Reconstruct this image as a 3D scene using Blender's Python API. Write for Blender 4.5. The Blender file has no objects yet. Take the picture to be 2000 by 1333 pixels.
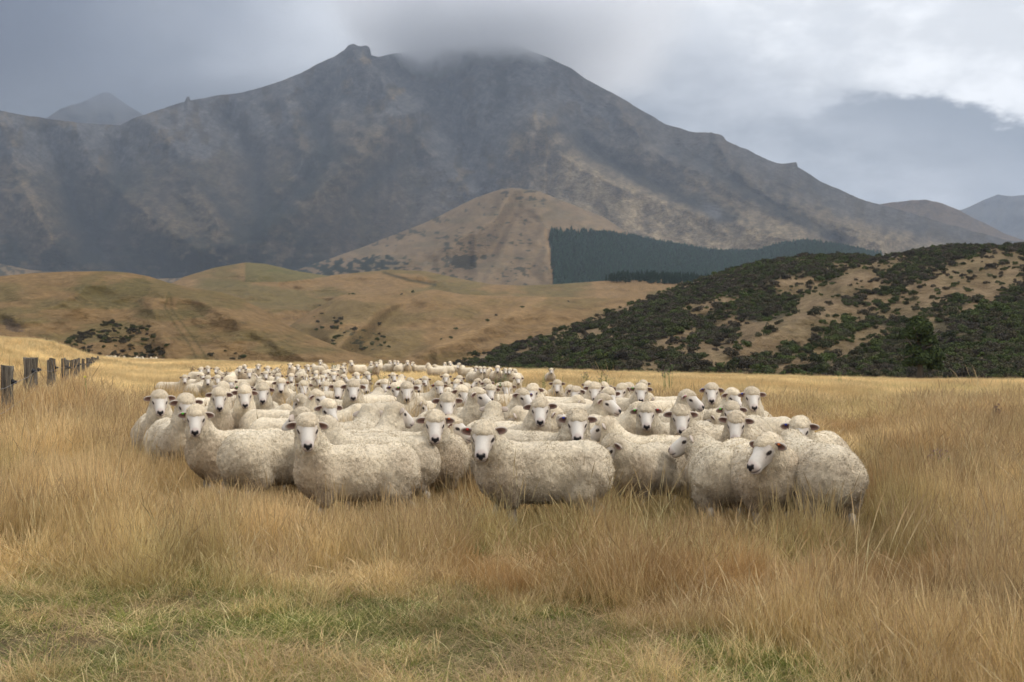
DENOISE = True
import bpy, bmesh, math, random
from mathutils import Matrix, Vector
import numpy as np
R = math.radians
rng = np.random.default_rng(7)
random.seed(7)
F = 2778.0        # focal length in reference pixels (50 mm lens)
CX, HY, EYE = 1000.0, 670.0, 1.6
SCN = bpy.context.scene
COL = SCN.collection

# ------------------------------------------------------------ camera
cam = bpy.data.cameras.new('camera'); cam_o = bpy.data.objects.new('camera', cam); COL.objects.link(cam_o)
cam_o.location = (0, 0, EYE); cam_o.rotation_euler = (R(90.07), 0, 0)
cam.lens = 50; cam.sensor_width = 36; cam.clip_end = 60000; cam.clip_start = .1
cam.dof.use_dof = True; cam.dof.focus_distance = 12.5; cam.dof.aperture_fstop = 6.3
SCN.camera = cam_o
SCN.view_settings.view_transform = 'Standard'; SCN.view_settings.look = 'None'
SCN.view_settings.exposure = 0.2; SCN.view_settings.gamma = 1
cy = SCN.cycles
cy.max_bounces = 14; cy.diffuse_bounces = 2; cy.glossy_bounces = 2; cy.transmission_bounces = 2
cy.volume_bounces = 12; cy.transparent_max_bounces = 8
cy.use_denoising = DENOISE
cy.use_adaptive_sampling = True; cy.adaptive_threshold = 0.02
cy.caustics_reflective = False; cy.caustics_refractive = False
cy.volume_step_rate = 1.0; cy.volume_max_steps = 128

# ------------------------------------------------------------ node helper
class V:
    """a float socket with arithmetic"""
    def __init__(s, nt, sock): s.nt, s.k = nt, sock
    def _m(s, op, *a, clamp=False):
        n = s.nt.nodes.new('ShaderNodeMath'); n.operation = op; n.use_clamp = clamp
        for i, x in enumerate((s,) + a):
            if isinstance(x, V): s.nt.links.new(x.k, n.inputs[i])
            else: n.inputs[i].default_value = x
        return V(s.nt, n.outputs[0])
    def __add__(s, o): return s._m('ADD', o)
    __radd__ = __add__
    def __sub__(s, o): return s._m('SUBTRACT', o)
    def __rsub__(s, o): return (s * -1.0) + o
    def __mul__(s, o): return s._m('MULTIPLY', o)
    __rmul__ = __mul__
    def __truediv__(s, o): return s._m('DIVIDE', o)
    def max(s, o): return s._m('MAXIMUM', o)
    def min(s, o): return s._m('MINIMUM', o)
    def pow(s, o): return s._m('POWER', o)
    def sqrt(s): return s._m('SQRT')
    def exp(s): return s._m('EXPONENT')
    def clamp(s): return s._m('ADD', 0.0, clamp=True)
    def smooth(s, a, b):
        n = s.nt.nodes.new('ShaderNodeMapRange'); n.interpolation_type = 'SMOOTHSTEP'
        s.nt.links.new(s.k, n.inputs[0]); n.inputs[1].default_value = a; n.inputs[2].default_value = b
        return V(s.nt, n.outputs[0])
def mix(nt, f, a, b):
    n = nt.nodes.new('ShaderNodeMix'); n.data_type = 'RGBA'
    for k, x in ((0, f), (6, a), (7, b)):
        if isinstance(x, V): nt.links.new(x.k, n.inputs[k])
        elif hasattr(x, 'is_output'): nt.links.new(x, n.inputs[k])
        elif k: n.inputs[k].default_value = (*x, 1)
        else: n.inputs[0].default_value = x
    return n.outputs[2]
def mul(nt, a, b):
    n = nt.nodes.new('ShaderNodeMix'); n.data_type = 'RGBA'; n.blend_type = 'MULTIPLY'; n.inputs[0].default_value = 1
    for k, x in ((6, a), (7, b)):
        if hasattr(x, 'is_output'): nt.links.new(x, n.inputs[k])
        else: n.inputs[k].default_value = (*x, 1)
    return n.outputs[2]
def noise(nt, vec, scale, detail=4, rough=.55, dist=0.0):
    n = nt.nodes.new('ShaderNodeTexNoise'); n.inputs['Scale'].default_value = scale
    n.inputs['Detail'].default_value = detail; n.inputs['Roughness'].default_value = rough
    n.inputs['Distortion'].default_value = dist
    if vec is not None: nt.links.new(vec, n.inputs['Vector'])
    return V(nt, n.outputs['Fac'])
def mapping(nt, vec, scale=(1,1,1), rot=(0,0,0), loc=(0,0,0)):
    n = nt.nodes.new('ShaderNodeMapping'); n.inputs['Scale'].default_value = scale
    n.inputs['Rotation'].default_value = rot; n.inputs['Location'].default_value = loc
    nt.links.new(vec, n.inputs['Vector']); return n.outputs[0]
def coord(nt, what='Object'):
    return nt.nodes.new('ShaderNodeTexCoord').outputs[what]
def newmat(name, rough=.9, spec=.2):
    m = bpy.data.materials.new(name); m.use_nodes = True
    b = m.node_tree.nodes['Principled BSDF']
    b.inputs['Roughness'].default_value = rough; b.inputs['Specular IOR Level'].default_value = spec
    return m, m.node_tree, b
def attr(nt, name, typ='GEOMETRY'):
    n = nt.nodes.new('ShaderNodeAttribute'); n.attribute_name = name; n.attribute_type = typ
    return n.outputs['Color']
def bump(nt, b, h, strength=.5, dist=.02):
    n = nt.nodes.new('ShaderNodeBump'); n.inputs['Strength'].default_value = strength
    n.inputs['Distance'].default_value = dist
    nt.links.new(h.k, n.inputs['Height']); nt.links.new(n.outputs[0], b.inputs['Normal'])

# ------------------------------------------------------------ sun and overcast sky
SUN_EL, SUN_AZ = 44.0, 100.0      # azimuth clockwise from +Y: to the right
sun = bpy.data.lights.new('sun', 'SUN'); sun_o = bpy.data.objects.new('sun', sun); COL.objects.link(sun_o)
sun.energy = 1.5; sun.angle = R(10); sun.color = (1, .95, .88)
sun_o.rotation_euler = (R(90 - SUN_EL), 0, R(180 - SUN_AZ))
world = bpy.data.worlds.new('World'); SCN.world = world; world.use_nodes = True
nt = world.node_tree
bg = nt.nodes['Background']; bg.inputs[1].default_value = 0.1
sky = nt.nodes.new('ShaderNodeTexSky'); sky.sky_type = 'NISHITA'; sky.sun_disc = False
sky.sun_elevation = R(SUN_EL); sky.sun_rotation = R(SUN_AZ)
geo = coord(nt, 'Generated')
sep = nt.nodes.new('ShaderNodeSeparateXYZ'); nt.links.new(geo, sep.inputs[0])
dx, dy, dz = (V(nt, sep.outputs[i]) for i in range(3))
azi = dx._m('ARCTAN2', dy)                               # 0 = straight ahead (+Y), + to the right
elev = dz / (dx*dx + dy*dy).sqrt().max(.001)             # tangent of the elevation
def sky_noise(sc, detail, sy=2.2, loc=0.0, rough=.55):
    cmb = nt.nodes.new('ShaderNodeCombineXYZ')
    nt.links.new(azi.k, cmb.inputs[0]); nt.links.new((elev*sy).k, cmb.inputs[1]); cmb.inputs[2].default_value = loc
    return noise(nt, cmb.outputs[0], sc, detail, rough)
def A(px): return math.atan((px-1000)/F)
def E(px, py): return (HY-py)/math.hypot(F, px-1000)
nA = sky_noise(8, 9, 2.4, 0.0, .62); nB = sky_noise(16, 8, 1.6, 3.1); nC = sky_noise(3.2, 4, 2.5, 9.7)
def blob(px, py, rx, ry, soft=.35, wob=.9):
    # soft elliptical cloud bank with a noise-broken edge
    u = (azi - A(px)) * (F/rx); w = (elev - E(px, py)) * (F/ry)
    d = (u*u + w*w).sqrt() + (nA - .5)*wob + (nB - .5)*wob*.8
    return 1.0 - d.smooth(1-soft, 1+soft)
WHITE, GREY, SLATE = (.98, 1.0, 1.03), (.37, .41, .47), (.19, .235, .29)
c = mix(nt, nB.smooth(.35, .65), (.74, .765, .80), WHITE)
c = mix(nt, nA.smooth(.45, .62)*.35, c, (.62, .66, .72))
c = mix(nt, blob(1520, 215, 190, 35, .6)*.35, c, GREY)
c = mix(nt, blob(1340, 130, 140, 50, .5, 1.2)*.45, c, GREY)
c = mix(nt, (blob(1690, 285, 330, 80, .14, 1.5).max(blob(1960, 320, 230, 80, .14, 1.5)))*.93, c, (.20, .24, .30))
c = mix(nt, blob(1800, 342, 260, 26, .5)*.5, c, (.27, .31, .37))
c = mix(nt, blob(1400, 215, 150, 60, .4)*.6, c, (.40, .44, .50))
c = mix(nt, blob(1820, 398, 300, 14, .8, .5)*.5, c, (.62, .66, .72))
# the grey bank hanging on the mountain, covering the left of the sky
# edge runs from high above the summit down to the right-hand ridge
edge = (azi - A(1040)) * (F/300) - (elev - E(1040, 0)) * (-F/150)
edge = edge + (nA - .5)*1.4 + (nB - .5)*.7
lm = 1.0 - edge.smooth(-.1, 1.25)
lc = mix(nt, (nC*.5+nA*.5).smooth(.38, .62), (.30, .335, .385), (.58, .61, .66))
lc = mix(nt, nB.smooth(.42, .66)*.3, lc, (.72, .75, .80))
lc = mix(nt, (elev - .17).smooth(-.02, .10)*.55, lc, (.70, .73, .78))
lc = mix(nt, blob(780, 20, 480, 90, .8)*.65, lc, (.80, .83, .88))
lc = mix(nt, blob(40, 40, 330, 120, .7)*.8, lc, (.12, .14, .17))
lc = mix(nt, blob(220, 215, 460, 85, .7, .5)*.9, lc, (.075, .092, .12))
lc = mix(nt, blob(120, 130, 300, 70, .8)*.4, lc, (.15, .175, .21))
c = mix(nt, lm*.97, c, lc)
# overcast brighter towards the zenith, above anything the camera sees
up = elev.smooth(.28, 1.1)
c = mix(nt, up, c, (1.35, 1.36, 1.38))
sc10 = nt.nodes.new('ShaderNodeVectorMath'); sc10.operation = 'SCALE'; sc10.inputs['Scale'].default_value = 10.0
nt.links.new(c, sc10.inputs[0])
nt.links.new(mix(nt, .97, sky.outputs[0], sc10.outputs[0]), bg.inputs[0])

# ------------------------------------------------------------ numpy noise
def _h(ix, iy, iz, seed):
    v = (ix.astype(np.int64)*73856093) ^ (iy.astype(np.int64)*19349663) ^ (iz.astype(np.int64)*83492791) ^ (seed*2654435761 & 0xffffffff)
    v = (v ^ (v >> 13)) & 0xffffffff; v = (v*1274126177) & 0xffffffff; v = v ^ (v >> 16)
    return (v & 0xffff) / 65535.0
def vnoise(x, y, z=None, seed=0):
    x = np.asarray(x, float); y = np.asarray(y, float); z = np.zeros_like(x) if z is None else z
    x0, y0, z0 = np.floor(x).astype(int), np.floor(y).astype(int), np.floor(z).astype(int)
    fx, fy, fz = x-x0, y-y0, z-z0
    fx, fy, fz = (t*t*(3-2*t) for t in (fx, fy, fz))
    o = 0
    for i in (0, 1):
        for j in (0, 1):
            for k in (0, 1):
                o = o + _h(x0+i, y0+j, z0+k, seed)*(fx if i else 1-fx)*(fy if j else 1-fy)*(fz if k else 1-fz)
    return o
def fbm(x, y, seed=0, o=5, z=None, g=.5):
    s, a, t = 0, 1, 0
    for i in range(o):
        s = s + a*vnoise(x, y, z, seed+i*17); t += a; a *= g; x = x*2.03; y = y*2.03; z = None if z is None else z*2.03
    return s/t
def ridged(x, y, seed=0, o=5):
    s, a, t = 0, 1, 0
    for i in range(o):
        s = s + a*(1-np.abs(2*vnoise(x, y, None, seed+i*13)-1)); t += a; a *= .5; x = x*2.1; y = y*2.1
    return s/t
def sstep(a, b, x):
    t = np.clip((x-a)/(b-a), 0, 1); return t*t*(3-2*t)
def pl_dist(x, y, pts):
    d = np.full(np.shape(x), 1e9); 
    for (ax, ay), (bx, by) in zip(pts[:-1], pts[1:]):
        vx, vy = bx-ax, by-ay; t = np.clip(((x-ax)*vx+(y-ay)*vy)/(vx*vx+vy*vy), 0, 1)
        d = np.minimum(d, np.hypot(x-ax-t*vx, y-ay-t*vy))
    return d
def in_poly(x, y, pts):
    ins = np.zeros(np.shape(x), bool); n = len(pts)
    for i in range(n):
        (x1, y1), (x2, y2) = pts[i], pts[(i+1) % n]
        if y1 == y2: continue
        ins ^= ((y1 > y) != (y2 > y)) & (x < (x2-x1)*(y-y1)/(y2-y1)+x1)
    return ins

# ------------------------------------------------------------ mesh helpers
def mesh_np(name, verts, faces, mats=(), cols=None, smooth=True, fmat=None):
    """verts Nx3, faces: MxK array (K 3 or 4), or list of such arrays"""
    me = bpy.data.meshes.new(name)
    fl = faces if isinstance(faces, list) else [faces]
    fl = [np.asarray(f) for f in fl if len(f)]
    me.vertices.add(len(verts)); me.vertices.foreach_set('co', np.asarray(verts, np.float32).ravel())
    loops = np.concatenate([f.ravel() for f in fl]); me.loops.add(len(loops)); me.loops.foreach_set('vertex_index', loops.astype(np.int32))
    tot = np.concatenate([np.full(len(f), f.shape[1]) for f in fl]); me.polygons.add(len(tot))
    me.polygons.foreach_set('loop_start', np.concatenate([[0], np.cumsum(tot)[:-1]]).astype(np.int32))
    if fmat is not None: me.polygons.foreach_set('material_index', np.asarray(fmat, np.int32))
    me.polygons.foreach_set('use_smooth', np.full(len(tot), smooth))
    me.update(calc_edges=True)
    if cols is not None:
        a = me.color_attributes.new('Col', 'FLOAT_COLOR', 'POINT')
        cc = np.ones((len(verts), 4), np.float32); cc[:, :3] = cols; a.data.foreach_set('color', cc.ravel())
    for m in mats: me.materials.append(m)
    return me
def obj(name, me, parent=None, link=True, **props):
    o = bpy.data.objects.new(name, me)
    if link: COL.objects.link(o)
    if parent: o.parent = parent
    for k, v in props.items():
        if v is not None: o[k] = v
    return o
def grid_faces(nx, ny):
    i = np.arange((nx-1)*(ny-1)); r, cc = i//(nx-1), i % (nx-1); a = r*nx+cc
    return np.stack([a, a+1, a+1+nx, a+nx], 1)
def cat(parts):
    """join (verts, faces(list of arrays), cols) tuples"""
    vs, fs, cs, n = [], {}, [], 0
    for v, f, c2 in parts:
        for a in (f if isinstance(f, list) else [f]):
            if len(a): fs.setdefault(a.shape[1], []).append(a+n)
        vs.append(v); cs.append(np.broadcast_to(c2, (len(v), 3))); n += len(v)
    return np.concatenate(vs), [np.concatenate(x) for x in fs.values()], np.concatenate(cs)
def tube(pts, rad, n=8, col=(1,1,1), cap=True):
    pts = np.asarray(pts, float); rad = np.broadcast_to(rad, len(pts)); V_, k = [], len(pts)
    for i in range(k):
        t = pts[min(i+1, k-1)]-pts[max(i-1, 0)]; t = t/np.linalg.norm(t)
        up = np.array([0, 0, 1.]) if abs(t[2]) < .9 else np.array([1., 0, 0])
        a = np.cross(t, up); a /= np.linalg.norm(a); b = np.cross(a, t)
        th = np.linspace(0, 2*np.pi, n, endpoint=False)
        V_.append(pts[i]+rad[i]*(np.cos(th)[:, None]*a+np.sin(th)[:, None]*b))
    V_ = np.concatenate(V_); f = []
    for i in range(k-1):
        for j in range(n):
            f.append((i*n+j, i*n+(j+1) % n, (i+1)*n+(j+1) % n, (i+1)*n+j))
    fs = [np.array(f)]
    if cap:
        V_ = np.concatenate([V_, pts[:1], pts[-1:]]); c0, c1 = k*n, k*n+1
        fs.append(np.array([(c0, (j+1) % n, j) for j in range(n)]+[(c1, (k-1)*n+j, (k-1)*n+(j+1) % n) for j in range(n)]))
    return V_, fs, np.array(col, float)
def scatter(name, pts, rot, scl, idx, protos, tint, **props):
    """points carrying instances of the given objects (geometry nodes)"""
    me = bpy.data.meshes.new(name); me.vertices.add(len(pts)); me.vertices.foreach_set('co', np.asarray(pts, np.float32).ravel())
    for nm, ty, d, key in (('rot', 'FLOAT_VECTOR', rot, 'vector'), ('scl', 'FLOAT_VECTOR', scl, 'vector'), ('idx', 'INT', idx, 'value')):
        a = me.attributes.new(nm, ty, 'POINT'); a.data.foreach_set(key, np.asarray(d, np.int32 if ty == 'INT' else np.float32).ravel())
    a = me.attributes.new('tint', 'FLOAT_COLOR', 'POINT'); t4 = np.ones((len(pts), 4), np.float32); t4[:, :3] = tint
    a.data.foreach_set('color', t4.ravel())
    o = obj(name, me, **props)
    pc = bpy.data.collections.new(name+'_shapes')
    for i, p in enumerate(protos): pc.objects.link(p)
    ng = bpy.data.node_groups.new(name+'_scatter', 'GeometryNodeTree')
    ng.interface.new_socket('Geometry', in_out='INPUT', socket_type='NodeSocketGeometry')
    ng.interface.new_socket('Geometry', in_out='OUTPUT', socket_type='NodeSocketGeometry')
    N, L = ng.nodes, ng.links
    gi, go = N.new('NodeGroupInput'), N.new('NodeGroupOutput')
    ci = N.new('GeometryNodeCollectionInfo'); ci.inputs['Collection'].default_value = pc
    ci.inputs['Separate Children'].default_value = True; ci.inputs['Reset Children'].default_value = True
    iop = N.new('GeometryNodeInstanceOnPoints'); iop.inputs['Pick Instance'].default_value = True
    def na(nm, ty):
        n = N.new('GeometryNodeInputNamedAttribute'); n.data_type = ty; n.inputs['Name'].default_value = nm; return n.outputs['Attribute']
    L.new(gi.outputs[0], iop.inputs['Points']); L.new(ci.outputs[0], iop.inputs['Instance'])
    L.new(na('idx', 'INT'), iop.inputs['Instance Index']); L.new(na('scl', 'FLOAT_VECTOR'), iop.inputs['Scale'])
    er = N.new('FunctionNodeEulerToRotation'); L.new(na('rot', 'FLOAT_VECTOR'), er.inputs[0]); L.new(er.outputs[0], iop.inputs['Rotation'])
    L.new(iop.outputs[0], go.inputs[0])
    md = o.modifiers.new('scatter', 'NODES'); md.node_group = ng
    return o
# ------------------------------------------------------------ the field (one sheet)
def d_edge(az_px): return np.interp(az_px, [-400, 0, 1000, 2000, 2400], [150, 150, 120, 90, 84])
def y_edge(px): return 693+0.026*px
def bank(x, y):
    """grassy bank behind the fence on the left"""
    fx = -7.1-.275*(y-20)
    d = fx-x
    return .50*sstep(-3.5, 1.0, d)*sstep(12, 24, y)*(1-sstep(110, 135, y)) + 1.25*sstep(.4, 5.5, d)*sstep(16, 40, y)*(1-sstep(135, 165, y)) + .5*sstep(5, 14, d)*sstep(30, 60, y)*(1-sstep(135, 165, y))
def ground(x, y):
    x = np.asarray(x, float); y = np.asarray(y, float); yy = np.maximum(y, 1.0)
    px = 1000+F*x/yy; px = np.clip(px, -400, 2400)
    de = d_edge(px); ze = EYE-(y_edge(px)-HY)*de/F-.36
    g = -.32*sstep(20, 40, y)+(ze+.32)*sstep(60, 1, np.zeros_like(y)) if False else -.32*sstep(20, 40, y)+(ze+.32)*sstep(60, de, y)
    g = g - .035*np.clip(y-de-2, 0, 130)                      # beyond the edge the field drops away
    return g + bank(x, y) + .05*(fbm(x*.25, y*.25, 5, 3)-.5)
a_ = np.linspace(-1.25, 1.25, 420)*.62; r_ = np.concatenate([np.linspace(1.0, 30, 110), np.geomspace(30.4, 400, 170), np.geomspace(450, 30000, 24)])
AA, RR = np.meshgrid(a_, r_)
gx, gy = RR*np.tan(AA), RR
gz = ground(gx, gy); gz = np.where(RR > 300, np.minimum(gz, -6), gz)
# close the sheet behind the camera
gc = np.stack([gx, gy, gz], -1).reshape(-1, 3)
m_field, nt, b = newmat('field_earth', .95)
oc = coord(nt)
n1 = noise(nt, oc, .35, 5); n2 = noise(nt, oc, 6, 6, .65); n3 = noise(nt, oc, 40, 4, .7)
cc = mix(nt, n2.smooth(.3, .7), (.085, .055, .03), (.20, .135, .07))
cc = mix(nt, n1.smooth(.48, .62)*.6, cc, (.055, .065, .02))
cc = mix(nt, n3.smooth(.55, .75)*.5, cc, (.30, .21, .11))
nt.links.new(cc, b.inputs[0]); bump(nt, b, n3+n2*2.0, .8, .05)
obj('field_ground', mesh_np('field_ground', gc, grid_faces(len(a_), len(r_)), [m_field]), kind='structure')
bk = np.array([(-60, -60, 0), (60, -60, 0), (60, 0.99, 0), (-60, .99, 0)], float)
# ------------------------------------------------------------ hills and mountains
def hill_mat(name, fine=1.0, rough_scale=.05, bstr=.6, bdist=1.0):
    m, nt, b = newmat(name, .95, .1)
    oc = coord(nt)
    a = noise(nt, oc, rough_scale*6, 6, .7); a2 = noise(nt, mapping(nt, oc, (1, .6, 3.5)), rough_scale*22, 5, .7)
    a3 = noise(nt, oc, rough_scale, 3)
    f = (a*.5+a2*.5-.5)*(1.5*fine)+1.0+(a3-.5)*.35
    cm = nt.nodes.new('ShaderNodeCombineColor')
    for i in range(3): nt.links.new(f.k, cm.inputs[i])
    nt.links.new(mul(nt, attr(nt, 'Col'), cm.outputs[0]), b.inputs[0])
    bump(nt, b, a+a2*.6, bstr, bdist); return m
def lerp3(a, b, t): return a+(np.asarray(b)-a)*t[..., None]
def layer(name, top, bot, d0, d1, nx, ny, relief, colf, mat, shape=1.0, rnd=0.0, x0=-320, x1=2320, crest=0, seed=1, back=.35, blur=2):
    px = np.linspace(x0, x1, nx); ty = np.interp(px, *zip(*top)); by = np.interp(px, *zip(*bot))
    if crest: ty = ty + (fbm(px/26, px*0, seed+91, 5)-.5)*crest
    t = np.linspace(0, 1, ny)
    P, T = np.meshgrid(px, t)
    k2 = max(2, nx//40); h2 = np.hanning(2*k2+3)[1:-1]; ts = np.convolve(np.pad(ty, k2, mode='edge'), h2/h2.sum(), 'valid')
    Y = by+(ts-by)*T+(ty-ts)*T**12                      # small crags only touch the crest
    tt = T**shape; 
    if rnd: tt = tt*(1-rnd)+rnd*(1-np.sqrt(np.clip(1-T*T, 0, 1)))
    D0 = d0(px) if callable(d0) else d0; D1 = d1(px) if callable(d1) else d1
    D = D0+(D1-D0)*tt + relief(P, Y, T)
    eps = ((D1-D0)/(ny-1)*np.ones(nx))[None]*.10*np.arange(ny)[:, None]           # no overhangs: cliffs instead
    up_ = np.maximum.accumulate(D-eps, 0)+eps; dn_ = np.minimum.accumulate((D-eps)[::-1], 0)[::-1]+eps; D = (up_+dn_)/2
    kb = np.hanning(blur*2+3)[1:-1]; kb /= kb.sum()
    D = np.stack([np.convolve(np.pad(c0, blur, mode='reflect', reflect_type='odd'), kb, 'valid') for c0 in D])
    D = np.stack([np.convolve(np.pad(c0, blur, mode='reflect', reflect_type='odd'), kb, 'valid') for c0 in D.T]).T
    X = (P-CX)/F*D; Z = EYE+(HY-Y)/F*D
    C = colf(P, Y, T)
    vs, cs = [np.stack([X, D, Z], -1)], [C]
    for k in range(1, 7):                                       # the far side falls away
        dd = (D1 if np.ndim(D1) == 0 else D1)*back*(k/6)**1.3
        Dk = D[-1]+dd; vs.append(np.stack([X[-1]*Dk/D[-1], Dk, Z[-1]-dd*.35*k/6], -1)[None]); cs.append(C[-1:])
    vs = np.concatenate(vs).reshape(-1, 3); cs = np.concatenate(cs).reshape(-1, 3)
    o = obj(name, mesh_np(name, vs, grid_faces(nx, ny+6), [mat], np.clip(cs, .005, .9)), kind='structure')
    return dict(o=o, P=P, Y=Y, T=T, X=X, D=D, Z=Z)
def feat(P, Y, lines):
    s = np.zeros_like(P)
    for w, amp, pts in lines:
        wob = 10*(fbm(P/35, Y/35, 77, 3)-.5)
        d_ = pl_dist(P+wob, Y+wob*.6, pts); s += amp*np.exp(-(np.sqrt(d_*d_+49)-7)/w)*(.75+.5*fbm(P/22, Y/22, 78, 3))
    return s
def dirnoise(P, Y, th, L1, L2, seed, o=5):
    c_, s_ = math.cos(th), math.sin(th); w = 30*(fbm(P/90, Y/90, seed+5, 3)-.5)
    return ridged((P*c_+Y*s_+w)/L1, (-P*s_+Y*c_+w)/L2, seed, o)

TAN, STRAW, OLIVE = np.array([.185, .115, .050]), np.array([.24, .152, .070]), np.array([.085, .070, .026])
BROWN, BUSH, SCREE = np.array([.046, .035, .021]), np.array([.007, .011, .006]), np.array([.095, .092, .090])

# --- main mountain
RDG = [(42, -300, [(700, 90), (740, 150), (785, 215), (700, 300), (610, 385), (560, 420), (500, 465), (455, 505)]),
       (34, -230, [(1050, 240), (1075, 275), (1120, 320), (1220, 370), (1350, 410), (1450, 440), (1560, 475)]),
       (26, -170, [(1060, 250), (1010, 290), (960, 340), (935, 372)]),
       (26, -150, [(1200, 185), (1260, 290), (1380, 340), (1500, 400), (1600, 450), (1720, 480)]),
       (20, -110, [(1400, 265), (1440, 340), (1540, 400), (1650, 440), (1780, 475)]),
       (34, -190, [(150, 240), (190, 330), (260, 400), (330, 450), (400, 505)]),
       (30, -160, [(280, 225), (330, 280), (380, 350), (425, 430), (455, 480)]),
       (36, -170, [(0, 215), (30, 300), (60, 400), (110, 470), (150, 510)]),
       (22, -130, [(560, 190), (580, 260), (605, 310), (560, 370), (515, 425)]),
       (20, -110, [(700, 90), (690, 160), (650, 240), (640, 300)]),
       (22, -120, [(785, 215), (830, 290), (900, 350), (930, 380)])]
GUL = [(38, 260, [(800, 130), (850, 180), (885, 240), (905, 300), (935, 378)]),
       (26, 190, [(640, 190), (620, 240), (640, 300), (585, 370), (520, 430), (475, 500)]),
       (24, 140, [(230, 290), (240, 360), (200, 430), (170, 500)]), (18, 110, [(90, 260), (130, 350), (150, 430), (210, 500)]),
       (16, 90, [(340, 300), (430, 400), (480, 470)]), (18, 110, [(450, 230), (500, 320), (500, 400)]),
       (20, 150, [(1120, 250), (1160, 300), (1290, 370), (1430, 430)]), (16, 110, [(1320, 290), (1420, 350), (1560, 430), (1640, 470)]),
       (14, 80, [(985, 150), (975, 220), (930, 290)]), (12, 70, [(820, 250), (780, 320), (700, 380)])]
def mt_relief(P, Y, T):
    r = feat(P, Y, RDG)+feat(P, Y, GUL)
    right = sstep(950, 1150, P); left = 1-sstep(420, 560, P)
    nr = dirnoise(P, Y, R(-58), 60, 170, 11); nl = dirnoise(P, Y, R(-35), 60, 150, 12); nm = dirnoise(P, Y, R(35), 55, 120, 13)
    n = nr*right+(1-right)*(nl*left+nm*(1-left))
    r = r*1.7-(n-.6)*(150-30*right)-(ridged(P/30, Y/26, 31, 4)-.6)*(50-15*right)-(ridged(P/11, Y/13, 33, 3)-.6)*26
    return r*np.minimum(1, .15+T*4)*(1-.45*sstep(.93, 1, T))
def mt_col(P, Y, T):
    hgt = 1-T
    n1, n2 = fbm(P/70, Y/45, 3, 5), fbm(P/16, Y/12, 4, 4)
    right = sstep(950, 1150, P)
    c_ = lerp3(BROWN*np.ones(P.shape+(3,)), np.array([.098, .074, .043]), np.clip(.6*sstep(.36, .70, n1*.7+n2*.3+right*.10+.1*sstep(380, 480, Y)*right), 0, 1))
    c_ = lerp3(c_, OLIVE*.5, .55*sstep(.5, .65, fbm(P/45, Y/60, 8, 4))*(1-right*.5))
    rg = feat(P, Y, [(w*.6, 1, p) for w, a, p in RDG]); c_ = lerp3(c_, np.array([.150, .110, .060]), np.clip(rg*.95*sstep(.25, .6, n2), 0, .85))  # tan crest grass, also painted paler as light on the relief
    gl = feat(P, Y, [(w*.75, 1, p) for w, a, p in GUL[1:]]); c_ = lerp3(c_, np.array([.026, .025, .018]), np.clip(gl*1.0, 0, .85))  # gullies darkened: bush and rock tone plus painted shade
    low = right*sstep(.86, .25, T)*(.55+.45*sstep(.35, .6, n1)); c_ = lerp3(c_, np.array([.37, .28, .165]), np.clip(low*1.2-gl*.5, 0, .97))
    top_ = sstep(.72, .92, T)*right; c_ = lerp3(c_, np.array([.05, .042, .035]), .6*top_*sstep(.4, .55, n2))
    # scree: upper bowl and chutes
    sc = np.exp(-pl_dist(P, Y, [(800, 110), (850, 160), (885, 240), (905, 300), (935, 378)])/60)*1.2
    sc += np.exp(-pl_dist(P, Y, [(1000, 120), (960, 220), (920, 300)])/45)*.8
    for pl in ([(608, 240), (640, 300)], [(585, 335), (620, 305)], [(360, 275), (400, 300)], [(100, 250), (230, 270)], [(1350, 370), (1400, 420)], [(1000, 110), (1190, 240)]):
        sc += .9*np.exp(-(pl_dist(P, Y, pl)/13)**2)
    sc += .7*sstep(.62, .8, T)*(1-right*.5)
    c_ = lerp3(c_, SCREE*1.05, np.clip(sc*sstep(.30, .55, fbm(P/20, Y/30, 21, 5))*1.2, 0, .95))
    # bush in the lower valleys
    bs = (1-sstep(600, 700, P))*sstep(405, 520, Y+60*(fbm(P/50, Y/50, 44, 4)-.5)*2)
    bs = np.maximum(bs, feat(P, Y, [(26, 1.1, GUL[1][2][2:]), (20, .9, GUL[2][2][1:]), (18, .8, GUL[3][2][1:])]))
    bs *= sstep(.36, .58, fbm(P/30, Y/20, 50, 5)+.10)
    c_ = lerp3(c_, BUSH*1.2, np.clip(bs, 0, .95))
    return .90*c_*(0.50+1.0*n2[..., None])*(0.70+.7*(fbm(P/5, Y/4, 61, 2)[..., None]))
MT_TOP = [(-320, 190), (-100, 200), (0, 215), (60, 228), (150, 240), (235, 246), (262, 232), (300, 218), (345, 202), (361, 199), (365, 189), (369, 190), (372, 198), (420, 188), (470, 182), (530, 165), (580, 145), (630, 122), (662, 104),
          (672, 99), (680, 89), (690, 85), (700, 89), (716, 88), (722, 91), (724, 106), (740, 112), (770, 106), (830, 95), (880, 84), (920, 70), (960, 72), (1010, 85), (1040, 100), (1070, 112), (1110, 130), (1150, 157), (1200, 184), (1250, 214), (1300, 243),
          (1350, 256), (1384, 262), (1390, 259), (1408, 262), (1414, 266), (1418, 274), (1460, 292), (1500, 312), (1520, 318), (1543, 319), (1556, 319), (1558, 328), (1580, 340), (1605, 356),
          (1640, 372), (1680, 388), (1715, 399), (1760, 412), (1850, 438), (1950, 465), (2100, 490), (2320, 520)]
m_mt = hill_mat('mountain_rock', 2.5, .006, 1.0, 25.0)
MT = layer('mountain', MT_TOP, [(-320, 560), (2320, 560)], 2900, lambda p: np.interp(p, [-320, 400, 900, 1500, 2320], [3900, 4400, 4900, 4300, 3700]), 1100, 400, mt_relief, mt_col, m_mt, crest=6, blur=3)
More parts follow.
